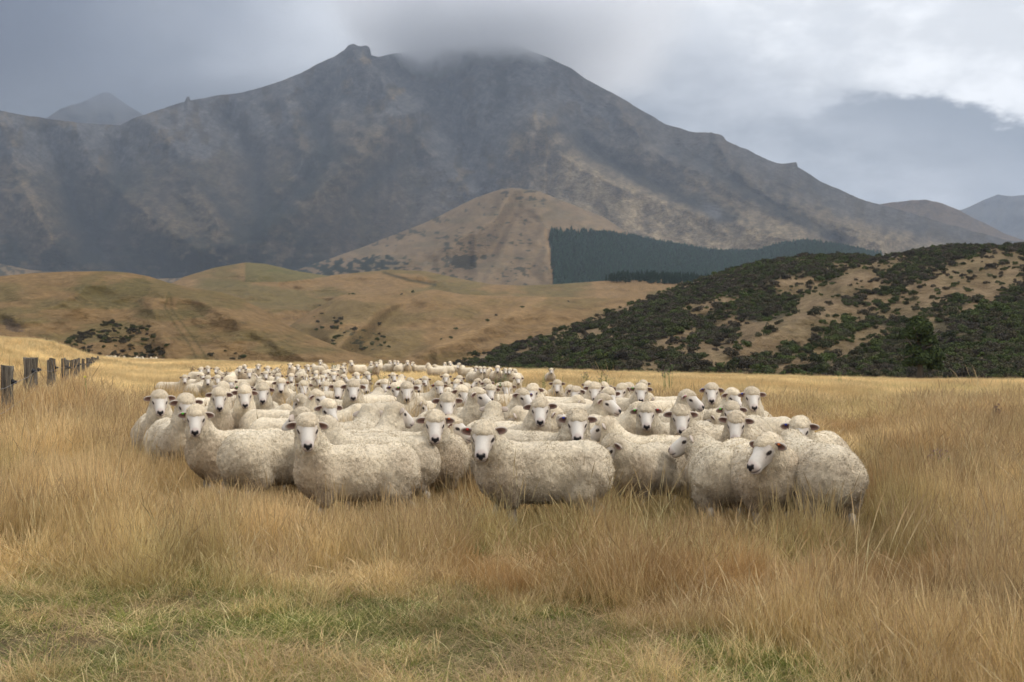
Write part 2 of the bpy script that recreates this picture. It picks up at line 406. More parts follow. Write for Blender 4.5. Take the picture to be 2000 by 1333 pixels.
# --- peaks further off
FAR = BROWN*1.1
def flat_col(c0, seed, sx=40, sy=25, amp=.5):
    def f(P, Y, T):
        n = fbm(P/sx, Y/sy, seed, 5); return (c0*np.ones(P.shape+(3,)))*(1-amp/2+amp*n[..., None])
    return f
layer('distant_peak', [(-320, 240), (60, 250), (120, 212), (160, 200), (200, 181), (215, 182), (245, 205), (280, 225), (330, 250), (400, 260)], [(-320, 330), (400, 330)], 6300, 7300, 200, 60,
      lambda P, Y, T: -(ridged(P/50, Y/40, 5)-.6)*500*np.minimum(1, T*4+.2), flat_col(BROWN, 6), m_mt, x1=400, crest=6)
layer('distant_hill', [(1600, 480), (1690, 405), (1720, 399), (1780, 392), (1810, 391), (1840, 397), (1870, 410), (1910, 430), (1960, 455), (2000, 470), (2320, 530)], [(1600, 560), (2320, 560)], 4300, 5200, 300, 80,
      lambda P, Y, T: -(ridged(P/60+Y/50, Y/60, 15)-.6)*260*np.minimum(1, T*4+.2), flat_col(TAN*.62, 16), m_mt, x0=1600, crest=3)
layer('distant_range', [(1700, 480), (1860, 416), (1880, 410), (1905, 398), (1930, 388), (1950, 380), (1975, 383), (2000, 382), (2100, 360), (2200, 395), (2320, 400)], [(1700, 560), (2320, 560)], 7500, 9000, 300, 80,
      lambda P, Y, T: -(ridged(P/50+Y/60, Y/50, 25)-.6)*800*np.minimum(1, T*4+.2), flat_col(BROWN*.9, 26), m_mt, x0=1700, crest=4)
# --- foothill spur
FH_TOP = [(-320, 545), (0, 515), (60, 528), (140, 535), (300, 545), (560, 534), (640, 507), (700, 486), (760, 463), (830, 436), (930, 386), (975, 371), (1000, 367), (1050, 373), (1100, 393), (1180, 425), (1235, 462),
          (1300, 478), (1400, 494), (1480, 496), (1520, 481), (1580, 474), (1640, 484), (1700, 499), (1800, 506), (2320, 530)]
FOREST = [(1072, 455), (1140, 456), (1200, 461), (1240, 468), (1310, 482), (1400, 497), (1480, 498), (1520, 483), (1580, 476), (1650, 488), (1720, 503), (1720, 580), (1082, 580)]
def fh_relief(P, Y, T):
    r = feat(P, Y, [(30, -130, [(1000, 367), (960, 430), (880, 480), (760, 520), (650, 545)]), (25, -80, [(1050, 375), (1060, 440), (1070, 520)]), (20, 70, [(930, 390), (880, 440), (760, 480)]),
                    (18, 60, [(1110, 400), (1190, 440), (1270, 475)]), (14, 50, [(1000, 420), (960, 490), (900, 540)])])
    return (r*1.3-(dirnoise(P, Y, R(30), 40, 110, 41)-.6)*90)*np.minimum(1, .2+T*4)
def fh_col(P, Y, T):
    n1, n2 = fbm(P/50, Y/18, 43, 5), fbm(P/9, Y/5, 44, 4)
    c_ = lerp3(TAN*1.0*np.ones(P.shape+(3,)), STRAW*1.0, sstep(.4, .65, n1))
    c_ = lerp3(c_, OLIVE, .5*sstep(.52, .65, fbm(P/60, Y/12, 45, 4)))
    c_ = lerp3(c_, np.array([.165, .130, .088]), .45*np.ones(P.shape))
    dark = .8*sstep(.585, .65, n2*.6+fbm(P/30, Y/14, 47, 4)*.4+.10*(1-sstep(680, 900, P))*sstep(460, 540, Y))
    dark = np.maximum(dark, in_poly(P+30*(n1-.5), Y+20*(n2-.5), [(560, 530), (640, 512), (760, 500), (800, 520), (700, 545), (560, 560)])*sstep(.35, .5, n2))
    dark = np.maximum(dark, .8*in_poly(P+40*(n1-.5), Y+20*(n2-.5), [(860, 500), (930, 500), (930, 522), (880, 526)]))
    c_ = lerp3(c_, BUSH*1.4, np.clip(dark, 0, 1)*(1-sstep(1060, 1080, P)))
    c_ = lerp3(c_, STRAW*1.15, .8*np.exp(-(pl_dist(P, Y, [(1066, 450), (1080, 555)])/3)**2))
    fo = in_poly(P, Y, FOREST); c_[fo] = np.array([.010, .020, .012])
    return c_*(.56+.34*n2[..., None])
m_fh = hill_mat('foothill_grass', .9, .006, .5, 8.0)
FH = layer('foothill', FH_TOP, [(-320, 585), (2320, 585)], 1700, 2500, 800, 220, fh_relief, fh_col, m_fh, rnd=.25, crest=2)
# --- rolling tan hills, far to near
def tan_col(seed, base=TAN, alt=STRAW, ol=.5, extra=None, st=(60, 14)):
    def f(P, Y, T):
        n1, n2, n3 = fbm(P/st[0], Y/st[1], seed, 5), fbm(P/8, Y/3.5, seed+1, 4), fbm(P/110, Y/22, seed+2, 4)
        c_ = lerp3(base*np.ones(P.shape+(3,)), alt, sstep(.4, .65, n1)); c_ = lerp3(c_, OLIVE*1.25, ol*sstep(.48, .66, n3))
        if extra: c_ = extra(P, Y, T, c_, n1, n2)
        return c_*(.84+.34*n2[..., None])
    return f
def back_extra(P, Y, T, c_, n1, n2):
    g = in_poly(P+4*(n2-.5), Y, [(476, 505), (700, 505), (640, 541), (560, 551), (480, 552)]); c_[g] = c_[g]*.35+OLIVE*np.array([.75, .95, .9])*.8
    g = in_poly(P, Y+4*(n2-.5), [(395, 553), (440, 549), (500, 551), (480, 560), (400, 560)]); c_[g] = c_[g]*.5+OLIVE*.6
    c_ = lerp3(c_, BUSH*2, .7*np.exp(-(pl_dist(P, Y, [(750, 533), (800, 548), (850, 557)])/3)**2))
    return c_
B_TOP = [(-320, 570), (0, 575), (330, 556), (360, 541), (420, 523), (480, 513), (520, 516), (580, 530), (640, 539), (700, 533), (760, 527), (830, 530), (900, 545), (960, 556), (1020, 558), (1080, 556), (1180, 549), (1240, 546), (1290, 546), (1340, 549), (1420, 556), (2320, 560)]
m_tan = hill_mat('dry_grass_hill', 1.7, .035, .9, 1.8)
BK = layer('rolling_hill', B_TOP, [(-320, 640), (2320, 640)], 620, 980, 700, 120, lambda P, Y, T: (-(ridged(P/120, Y/40, 51, 3)-.6)*90+feat(P, Y, [(14, 40, [(560, 560), (640, 590), (600, 620)]), (10, 25, [(750, 533), (800, 548), (850, 557)])]))*np.minimum(1, .1+T*3)*(1-sstep(.9, 1, T)),
           tan_col(52, TAN*1.05, STRAW*.85, .7, back_extra, (90, 9)), m_tan, rnd=.5)
def mid_extra(P, Y, T, c_, n1, n2):
    c_ = lerp3(c_, STRAW*1.1, .8*np.exp(-(pl_dist(P, Y, [(1060, 583), (960, 632), (880, 665), (800, 705)])/7)**2))
    c_ = lerp3(c_, STRAW*1.0, .5*np.exp(-(pl_dist(P, Y, [(850, 567), (760, 600), (700, 640), (655, 680)])/6)**2))
    st = .5+.5*np.sin(Y/2.1+2*fbm(P/60, Y/20, 71, 3)*6)
    c_ = c_*(1-.16*(st*in_poly(P, Y, [(1080, 590), (1330, 560), (1330, 620), (1100, 680), (860, 700)]))[..., None])
    c_ = lerp3(c_, BUSH*2.5, .8*(sstep(.62, .7, n2)*in_poly(P, Y, [(660, 640), (730, 640), (750, 680), (690, 690)])))
    return c_
M_TOP = [(-320, 640), (480, 660), (560, 641), (600, 612), (640, 590), (665, 577), (700, 574), (760, 577), (800, 574), (830, 568), (850, 566), (900, 575), (1000, 580), (1100, 581), (1200, 583), (1290, 577), (1330, 562), (1400, 550), (2320, 550)]
MD = layer('rolling_hill', M_TOP, [(-320, 716), (2320, 735)], 330, 600, 700, 150, lambda P, Y, T: feat(P, Y, [(26, -55, [(850, 567), (760, 600), (700, 640), (655, 690)]), (20, -45, [(760, 577), (690, 610), (640, 650)]), (24, -60, [(1070, 583), (960, 632), (880, 665), (800, 705)]),
           (14, 40, [(800, 590), (740, 640), (700, 690)]), (14, 40, [(1000, 590), (900, 640), (800, 690)]), (16, 40, [(660, 590), (620, 630), (600, 660)])])*np.minimum(1, .1+T*3)*(1-sstep(.85, 1, T))-(fbm(P/60, Y/22, 57, 3)-.5)*30*(1-sstep(.9, 1, T)),
           tan_col(55, TAN*1.08, STRAW*.9, .45, mid_extra), m_tan, rnd=.45)
def left_extra(P, Y, T, c_, n1, n2):
    for tr in ([(330, 572), (322, 600), (345, 640), (368, 670), (385, 702)], [(335, 575), (335, 605), (362, 640), (385, 670), (405, 702)]):
        c_ = lerp3(c_, OLIVE*.8, .7*np.exp(-(pl_dist(P, Y, tr)/2.2)**2))
    c_ = lerp3(c_, np.array([.07, .05, .045]), .6*in_poly(P+30*(n1-.5), Y+20*(n2-.5), [(0, 625), (40, 630), (45, 650), (15, 645)]))
    c_ = lerp3(c_, OLIVE*1.0, .55*in_poly(P+60*(n1-.5), Y+30*(n2-.5), [(130, 560), (290, 545), (280, 600), (200, 600), (150, 590)]))
    c_ = lerp3(c_, OLIVE*1.0, .5*in_poly(P+30*(n1-.5), Y+20*(n2-.5), [(345, 590), (420, 600), (400, 625), (350, 615)]))
    return c_
L_TOP = [(-320, 552), (0, 540), (60, 534), (130, 531), (210, 530), (250, 533), (290, 540), (330, 553), (370, 562), (430, 571), (470, 583), (510, 604), (560, 636), (620, 662), (680, 686), (745, 703), (800, 712), (2320, 800)]
L_R = [(30, -42, [(335, 556), (300, 590), (310, 640), (330, 700)]), (26, -30, [(335, 556), (420, 600), (520, 660), (600, 700)]), (20, 22, [(290, 570), (220, 620), (120, 650)]), (16, -20, [(210, 532), (120, 590), (30, 620)]), (16, 16, [(120, 560), (60, 600)])]
LF = layer('grassy_hill', L_TOP, [(-320, 716), (800, 722), (2320, 805)], 185, lambda p: np.interp(p, [-320, 330, 500, 745, 2320], [340, 320, 270, 215, 215]), 700, 180,
           lambda P, Y, T: (feat(P, Y, L_R)*.55-(fbm(P/50, Y/24, 58, 3)-.5)*16)*np.minimum(1, .1+T*3)*(1-sstep(.82, 1, T)), tan_col(59, TAN*1.05, STRAW*.82, .6, left_extra, (45, 16)), m_tan, rnd=.45)
S_TOP = [(-320, 800), (840, 725), (900, 706), (960, 688), (1010, 672), (1060, 655), (1130, 634), (1200, 607), (1260, 585), (1310, 565), (1360, 550), (1420, 532), (1480, 516), (1560, 503), (1640, 500), (1690, 503), (1720, 507), (1745, 502), (1790, 492), (1850, 485), (1920, 484), (2000, 482), (2320, 470)]
def scrub_cover(P, Y):
    """how densely scrub grows (0..1)"""
    n = fbm(P/55, Y/22, 63, 4)
    base = .62+.9*(n-.5)*2
    bare = [(1370, 600, 60, 10), (1530, 640, 130, 16), (1600, 590, 60, 22), (1730, 520, 60, 14), (1480, 680, 100, 12), (1420, 700, 60, 8), (1660, 560, 40, 20), (1850, 560, 70, 26), (1950, 545, 60, 26), (1900, 515, 60, 10),
            (1560, 560, 40, 12), (1330, 660, 50, 10), (1160, 650, 40, 8), (1020, 690, 30, 6), (1880, 610, 40, 10), (1700, 655, 60, 14), (1600, 700, 70, 8)]
    for x, y, rx, ry in bare: base -= 1.15*np.exp(-((P-x)/rx)**2-((Y-y-(P-x)*-.25)/ry)**2)
    base += .8*np.exp(-((P-1950)/120)**2-((Y-670)/60)**2)+.5*np.exp(-((P-1420)/160)**2-((Y-590)/30)**2)
    ytop = np.interp(P, *zip(*S_TOP)); base -= .9*(1-sstep(4, 16, Y-ytop))*(P < 1400)
    return np.clip(base, 0, 1)
def scrub_extra(P, Y, T, c_, n1, n2):
    return lerp3(c_, np.array([.065, .054, .030]), .85*sstep(.25, .7, scrub_cover(P, Y)))
SC = layer('scrub_hill', S_TOP, [(-320, 830), (840, 735), (1000, 735), (1500, 745), (2000, 760), (2320, 765)], lambda p: np.interp(p, [840, 1200, 2320], [200, 150, 112]), lambda p: np.interp(p, [840, 1000, 1400, 2320], [225, 260, 330, 300]), 600, 170,
           lambda P, Y, T: (feat(P, Y, [(30, -20, [(1745, 500), (1600, 600), (1400, 700)]), (25, 16, [(1700, 505), (1560, 580), (1400, 650)]), (25, -14, [(1560, 503), (1400, 590), (1200, 680)])])-(fbm(P/60, Y/25, 68, 3)-.5)*16)*np.minimum(1, .1+T*3)*(1-sstep(.85, 1, T)),
           tan_col(69, np.array([.150, .102, .054]), np.array([.20, .140, .078]), .25, scrub_extra, (30, 12)), m_tan, rnd=.4, crest=2)
def surf_at(L, px, py):
    """world point on a layer under (px, py)"""
    j = np.clip(np.searchsorted(L['P'][0], px), 0, L['P'].shape[1]-1)
    i = np.argmin(np.abs(L['Y'][:, j]-np.asarray(py)[None]), axis=0)
    return np.stack([L['X'][i, j], L['D'][i, j], L['Z'][i, j]], -1)
# ------------------------------------------------------------ sheep
def surface_nets(Fv, org, h):
    ins = Fv < 0
    nx, ny, nz = Fv.shape
    cnt = np.zeros((nx-1, ny-1, nz-1)); pos = np.zeros((nx-1, ny-1, nz-1, 3))
    C8 = [(i, j, k) for i in (0, 1) for j in (0, 1) for k in (0, 1)]
    def sl(a, c): return a[c[0]:nx-1+c[0], c[1]:ny-1+c[1], c[2]:nz-1+c[2]]
    s8 = sum(sl(ins, c).astype(np.int8) for c in C8)
    act = (s8 > 0) & (s8 < 8); I = np.argwhere(act)
    pos = np.zeros((len(I), 3)); cnt = np.zeros(len(I))
    for c in C8:
        for ax in range(3):
            if c[ax]: continue
            d = list(c); d[ax] = 1
            a = Fv[I[:, 0]+c[0], I[:, 1]+c[1], I[:, 2]+c[2]]; b = Fv[I[:, 0]+d[0], I[:, 1]+d[1], I[:, 2]+d[2]]
            m = (a < 0) != (b < 0); t = np.where(m, a/np.where(m, a-b, 1), 0)
            p = np.tile(np.array(c, float), (len(I), 1)); p[:, ax] = t
            pos += p*m[:, None]; cnt += m
    vid = np.full(act.shape, -1); vid[act] = np.arange(len(I))
    V_ = org+h*(I+pos/cnt[:, None])
    fs = []
    for ax in range(3):
        o1, o2 = [(1, 2), (2, 0), (0, 1)][ax]
        sh = [slice(1, n-1) for n in Fv.shape]; sh[ax] = slice(0, Fv.shape[ax]-1)
        a = ins[tuple(sh)]; sh2 = list(sh); sh2[ax] = slice(1, Fv.shape[ax]); b = ins[tuple(sh2)]
        E = np.argwhere(a != b); av = a[a != b]
        if not len(E): continue
        base = E.copy(); base[:, o1] += 1; base[:, o2] += 1
        q = []
        for (u, v) in ((-1, -1), (0, -1), (0, 0), (-1, 0)):
            c = base.copy(); c[:, o1] += u; c[:, o2] += v; q.append(vid[c[:, 0], c[:, 1], c[:, 2]])
        q = np.stack(q, 1); q[~av] = q[~av][:, ::-1]; fs.append(q)
    f = np.concatenate(fs); f = f[(f >= 0).all(1)]
    return V_, f
def vnormals(V_, f):
    n = np.cross(V_[f[:, 2]]-V_[f[:, 0]], V_[f[:, 3]]-V_[f[:, 1]]); N_ = np.zeros_like(V_)
    for k in range(4): np.add.at(N_, f[:, k], n)
    return N_/np.maximum(np.linalg.norm(N_, axis=1, keepdims=True), 1e-9)
def g_pts(lo, hi, h):
    n = np.ceil((np.array(hi)-lo)/h).astype(int)+1
    ax = [lo[i]+h*np.arange(n[i]) for i in range(3)]
    return np.stack(np.meshgrid(*ax, indexing='ij'), -1).reshape(-1, 3), n
def cone(P, a, b, ra, rb):
    a = np.asarray(a, float); ba = np.asarray(b, float)-a; L = ba@ba
    t = np.clip((P-a)@ba/L, 0, 1); return np.linalg.norm(P-a-t[:, None]*ba, axis=1)-(ra+(rb-ra)*t)
def ell(P, c, r, M=None):
    q = P-np.asarray(c, float)
    if M is not None: q = q@M.T
    r = np.asarray(r, float); k0 = np.linalg.norm(q/r, axis=1); k1 = np.linalg.norm(q/(r*r), axis=1)
    return k0*(k0-1)/np.maximum(k1, 1e-9)
def smin(a, b, k):
    h = np.clip(.5+.5*(b-a)/k, 0, 1); return b*(1-h)+a*h-k*h*(1-h)
def smax(a, b, k): return -smin(-a, -b, k)
def head_frame(psi, pitch, C, roll=0.0):
    pitch = pitch-7
    cp, sp = math.cos(R(pitch)), math.sin(R(pitch)); c, s = math.cos(R(psi)), math.sin(R(psi))
    f = np.array([c*cp, s*cp, -sp]); l = np.array([-s, c, 0.]); u = np.cross(f, l)
    if roll: 
        cr, sr = math.cos(R(roll)), math.sin(R(roll)); l, u = l*cr+u*sr, u*cr-l*sr
    return C, np.stack([f, l, u])
def make_sheep_meshes(name, psi=0, pitch=52, neck=1.0, gait=0, seed=0, fine=True, tufts=9000, wide=1.0, roll=0.0, earup=0.0, stain=0.0, mark=None, clean=0.0):
    rg = np.random.default_rng(seed+100)
    # skeleton -------------------------------------------------
    pn = R(psi*.62)
    N0 = np.array([.36, 0, .61]); rch = .15+.10*(1-neck)
    C = N0+np.array([rch*math.cos(pn), rch*math.sin(pn), .27*neck])
    C_, M = head_frame(psi, pitch, C, roll)
    def W(f, l, u): return C+f*M[0]+l*M[1]+u*M[2]
    hf = np.array([math.cos(R(psi)), math.sin(R(psi)), 0.]); hl = np.array([-hf[1], hf[0], 0.])
    # ---- head skin
    h = .0062 if fine else .0085
    P, n = g_pts(C-.25, C+.25, h)
    d = ell(P, W(.01, 0, 0), (.088, .070, .076), M)
    d = smin(d, cone(P, W(.03, 0, -.004), W(.175, 0, -.012), .070, .046), .03)
    d = smin(d, ell(P, W(.194, 0, -.016), (.040, .046, .042), M), .02); d = smin(d, ell(P, W(.190, 0, -.052), (.034, .033, .022), M), .012)
    d = smin(d, cone(P, W(0, 0, -.045), W(.165, 0, -.044), .050, .036), .03)
    d = smin(d, cone(P, W(.02, 0, .035), W(.155, 0, .014), .036, .028), .03)       # bridge of the nose
    for s in (-1, 1):
        d = smin(d, ell(P, W(.058, s*.052, .020), (.024, .018, .016), M), .014)   # brow
        d = smax(d, -ell(P, W(.060, s*.0735, .013), (.013, .012, .011), M), .006) # eye socket
        d = smax(d, -ell(P, W(.230, s*.018, -.003), (.011, .007, .010), M), .005) # nostril
    d = smax(d, -ell(P, W(.222, 0, -.040), (.036, .036, .004), M), .004)         # mouth
    d = smin(d, cone(P, W(-.02, 0, -.01), C*.55+N0*.45, .085, .10), .05)          # neck core
    ear = np.full(len(P), 1e3); inner = np.zeros(len(P)); EC = []
    for s in (-1, 1):
        b0 = W(-.012, s*.064, .020)
        dr = s*hl*.93+np.array([0, 0, 1.])*(-.10+.25*earup+.06*rg.normal())-hf*.12; dr /= np.linalg.norm(dr)
        nrm = hf*.88+np.array([0, 0, -1.])*.42; nrm -= dr*(nrm@dr); nrm /= np.linalg.norm(nrm); wd = np.cross(nrm, dr)
        EM = np.stack([dr, wd, nrm]); ec = b0+dr*.056; EC.append((ec, EM, b0, s))
        q = (P-ec)@EM.T
        e = ell(P, ec, (.062, .036, .016), EM)
        tipw = .030*np.sqrt(np.clip(1-((q[:, 0]-.0)/.068)**2, 0, 1))
        e = smax(e, -ell(P, ec+nrm*.013+dr*.004, (.051, .027, .013), EM), .004)
        e = smin(e, cone(P, b0-dr*.02, b0+dr*.02, .020, .015), .012)
        ear = np.minimum(ear, e)
    d = smin(d, ear, .008)
    V1, f1 = surface_nets(d.reshape(n), C-.25, h)
    N1 = vnormals(V1, f1)
    q = (V1-C)@M.T; pf, pl_, pu = q.T
    col = np.tile([.66, .60, .52], (len(V1), 1)); col *= (1-.10*vnoise(V1[:, 0]*60, V1[:, 1]*60, V1[:, 2]*60, 3))[:, None]
    col = lerp3(col, [.52, .42, .33], .5*sstep(.030, .060, np.abs(pl_))*sstep(.19, .10, pf)); col = lerp3(col, [.50, .37, .33], .5*sstep(.17, .20, pf))                      # cheeks warmer and darker as painted side shading; pinker muzzle
    nose = sstep(.208, .217, pf)*sstep(.034, .024, np.abs(pl_)+np.maximum(-pu, 0)*.9)*sstep(-.026, -.018, pu)*sstep(.026, .016, pu)
    nose = np.maximum(nose, sstep(.20, .207, pf)*sstep(.014, .008, np.abs(np.abs(pl_)-.023))*sstep(-.012, -.004, pu)*sstep(.030, .018, pu))
    col = lerp3(col, [.020, .018, .020], np.clip(nose, 0, 1))
    mouth = sstep(.165, .185, pf)*np.exp(-((pu+.0405)/.0055)**2)
    mouth = np.maximum(mouth, sstep(.210, .216, pf)*(np.abs(pl_) < .006)*(pu < -.012)*(pu > -.040))
    col = lerp3(col, [.06, .05, .05], np.clip(mouth*.85, 0, 1))
    for s in (-1, 1):
        e = np.linalg.norm((q-[.062, s*.070, .012])/[.026, .026, .016], axis=1); col = lerp3(col, [.035, .025, .022], sstep(1.15, .8, e))
        tear = np.exp(-(pl_dist(pf, pu, [(.075, .008), (.10, -.006)])/.0035)**2)*(pl_*s > .02); col = lerp3(col, [.12, .09, .08], .6*tear)
    for ec, EM, b0, s in EC:
        e = (V1-ec)@EM.T; rr = np.hypot(e[:, 0]/.061, e[:, 1]/.035)
        onear = (rr < 1.25) & (np.abs(e[:, 2]) < .03) & (pl_*s > .05)
        facing = sstep(.1, .6, N1@EM[2])
        col = lerp3(col, [.25, .145, .115], onear*facing*sstep(.95, .62, rr)); col = lerp3(col, [.085, .045, .04], onear*facing*sstep(.55, .2, rr)*.7)
        col = lerp3(col, [.32, .24, .20], onear*(1-facing)*.45)
    parts = [(V1, f1, col)]
    # ---- body skin: trunk core and legs
    g = gait*.06
    legs = []
    for s, gg in ((1, g), (-1, -g)):
        legs.append([(.29, s*.11, .46), (.29+gg*.3, s*.125, .34), (.31+gg, s*.115, .205), (.295+gg*1.2, s*.115, .055), (.33+gg*1.2, s*.115, .018)])
        legs.append([(-.32, s*.10, .50), (-.27-gg*.3, s*.125, .36), (-.405-gg, s*.12, .225), (-.37-gg*1.4, s*.12, .06), (-.335-gg*1.4, s*.12, .018)])
    rf = [.075, .050, .030, .021, .026]; rh = [.10, .055, .034, .022, .026]
    hb = .016 if fine else .022
    lo, hi = np.array([-.62, -.26, -.02]), np.array([.56, .26, .74]); P, n = g_pts(lo, hi, hb)
    d = smin(cone(P, (-.30, 0, .52), (.05, 0, .52), .15, .17), cone(P, (.05, 0, .52), (.32, 0, .54), .17, .14), .05)
    for i, L in enumerate(legs):
        rr = rh if i % 2 else rf
        for a, b_, ra, rb in zip(L[:-1], L[1:], rr[:-1], rr[1:]): d = smin(d, cone(P, a, b_, ra, rb), .018)
    V2, f2 = surface_nets(d.reshape(n), lo, hb)
    c2 = np.tile([.40, .34, .27], (len(V2), 1))*(.75+.5*vnoise(V2[:, 0]*40, V2[:, 1]*40, V2[:, 2]*30, 9))[:, None]
    c2 = lerp3(c2, [.05, .045, .04], sstep(.045, .03, V2[:, 2]))
    parts.append((V2, f2, c2))
    bv, bf, bc = cat(parts)
    body = mesh_np(name+'_body', bv, bf, [m_skin], bc)
    # ---- fleece
    hw = .0145 if fine else .021
    lo, hi = np.array([-.64, -.36, .12]), np.array([.80, .36, 1.08])
    lo[1] = min(lo[1], C[1]-.20); hi[1] = max(hi[1], C[1]+.20); P, n = g_pts(lo, hi, hw)
    wv = np.array([1, 1/wide, 1.])
    Pw = P*wv; Pw[:, 2] = .515+(P[:, 2]-.505)/1.10                                  # deep-bodied
    d = cone(Pw, (-.29, 0, .54), (0, 0, .515), .205, .216)
    d = smin(d, cone(Pw, (0, 0, .515), (.27, 0, .525), .216, .212), .05)
    d = smin(d, cone(Pw, (.30, 0, .50), (.37, 0, .53), .17, .16), .08)
    d = smin(d, ell(Pw, (-.36, 0, .53), (.17, .19, .20)), .05)
    d = smax(d, -(P[:, 2]-.238-.03*np.cos(P[:, 0]*7)), .08)                            # flat belly line
    mid = (N0+C)*.5
    d = smin(d, cone(P, N0+(-.02, 0, -.03), mid+(0, 0, -.01), .178, .126), .07)
    d = smin(d, cone(P, mid, W(-.035, 0, -.012), .132, .096), .05)
    d = smin(d, ell(P, W(-.03, 0, -.005), (.096, .100, .104), M), .03)
    d = smin(d, ell(P, W(.022, 0, .062), (.050, .064, .040), M), .022)                # topknot on the forehead
    for s in (-1, 1): d = smin(d, ell(P, W(-.005, s*.052, -.045), (.06, .046, .062), M), .02)
    for i, L in enumerate(legs):
        L = np.array(L)
        if i % 2: d = smin(smin(d, cone(P, L[0], L[1], .155, .11), .05), cone(P, L[1], L[1]*.45+L[2]*.55, .11, .06), .05)
        else: d = smin(d, cone(P, L[0], L[1]*.8+L[2]*.2, .125, .068), .04)
    face = cone(P, W(.045, 0, -.010), W(.22, 0, -.018), .060, .066); face = np.minimum(face, ell(P, W(.088, 0, -.02), (.080, .073, .056), M))
    for s in (-1, 1): face = np.minimum(face, ell(P, W(.066, s*.072, .008), (.034, .034, .026), M))
    d = smax(d, -(face), .010)
    V3, f3 = surface_nets(d.reshape(n), lo, hw); N3 = vnormals(V3, f3)
    so = seed*3.7
    x, y, z = V3.T
    hd = sstep(.20, .08, np.linalg.norm(V3-C, axis=1))
    lump = (fbm(x*15+so, y*15, 5, 3, z*15)-.5)*.017*(1-.5*hd)+(vnoise(x*45+so, y*45, z*34, 6)-.5)*.013*(1-.3*hd)
    fold = np.sin((x*1.1+z*.55)*150+4*vnoise(x*9+so, y*9, z*9, 8))*.006*np.exp(-((x-.36)/.13)**2-((z-.66)/.16)**2)
    V3 = V3+N3*(lump+fold)[:, None]
    dirt = sstep(.30, .8, fbm(x*5+so, y*5, 7, 3, z*5))
    cr = np.array([.67, .585, .455])*(1-.04*clean); c3 = np.tile(cr, (len(V3), 1))
    c3 = lerp3(c3, [.42, .345, .26], (.50+stain*.45)*dirt)
    c3 = lerp3(c3, [.36, .27, .18], (.45+.5*stain)*np.exp(-((x-.40)/.20)**2)*sstep(.80, .50, z))      # dirtier chest
    c3 = lerp3(c3, [.20, .15, .10], .85*sstep(.50, .26, z))  # lower flanks darkened: dirt plus underside shade painted into the wool
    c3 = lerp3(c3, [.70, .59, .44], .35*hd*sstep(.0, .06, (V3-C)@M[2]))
    c3 = lerp3(c3, [.74, .66, .53], .7*sstep(.62, .76, z)*(1-hd))  # back lightened, light from above painted into the wool
    if mark is not None:
        mk = np.exp(-(((V3-np.array(mk3(mark)))/np.array([.05, .035, .06]))**2).sum(1)); c3 = lerp3(c3, [.10, .42, .36], .6*mk)
    c3 = c3*(.82+.36*vnoise(x*70+so, y*70, z*50, 10))[:, None]
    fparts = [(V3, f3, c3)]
    if tufts:
        tri = V3[f3]; ar = np.linalg.norm(np.cross(tri[:, 2]-tri[:, 0], tri[:, 3]-tri[:, 1]), axis=1)
        k = rg.choice(len(f3), tufts, p=ar/ar.sum()); u, v = rg.random(tufts)[:, None], rg.random(tufts)[:, None]
        p = (tri[k, 0]*(1-u)+tri[k, 1]*u)*(1-v)+(tri[k, 3]*(1-u)+tri[k, 2]*u)*v; nn = N3[f3[k, 0]]
        far = sstep(.06, .13, np.linalg.norm(p-C, axis=1))[:, None]*.6+.4
        fl = np.stack([fbm(p[:, 0]*9+so, p[:, 1]*9, 11, 2, p[:, 2]*9), fbm(p[:, 0]*9, p[:, 1]*9+so, 12, 2, p[:, 2]*9), fbm(p[:, 0]*9, p[:, 1]*9, 13, 2, p[:, 2]*9+so)], 1)-.5
        dr = nn*.55+np.array([0, 0, -.42])*far+fl*1.6+rg.normal(0, .28, (tufts, 3)); dr /= np.linalg.norm(dr, axis=1, keepdims=True)
        ln = rg.uniform(.007, .019, (tufts, 1))*far; side = np.cross(dr, nn+rg.normal(0, .6, (tufts, 3))); side /= np.linalg.norm(side, axis=1, keepdims=True)
        wdt = rg.uniform(.0013, .0031, (tufts, 1)); p = p-nn*.003
        mid_ = p+dr*ln*.55+nn*.003
        tv = np.stack([p-side*wdt, p+side*wdt, mid_+side*wdt*.8, mid_-side*wdt*.8, p+dr*ln], 1).reshape(-1, 3)
        i = np.arange(tufts)[:, None]*5
        base = c3[f3[k, 0]]*rg.uniform(.78, 1.22, (tufts, 1)); tc = np.repeat(base, 5, 0)
        fparts.append((tv, [i+np.array([[0, 1, 2, 3]]), i+np.array([[3, 2, 4]])], tc))
    fv, ff, fc = cat(fparts)
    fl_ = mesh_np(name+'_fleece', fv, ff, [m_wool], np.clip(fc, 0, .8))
    # eye and ear-tag placement
    eyes = [W(.058, s*.0660, .013) for s in (-1, 1)]
    tags = {}
    for ec, EM, b0, s in EC: tags[s] = (b0+EM[0]*.058+EM[1]*(-.022 if (EM[1][2] > 0) == False else .022)+EM[2]*.008, EM)
    return dict(body=body, fleece=fl_, C=C, M=M, eyes=eyes, tags=tags, top=C[2]+.107*1.0)
def mk3(m): return (-.22, m*.08, .74)

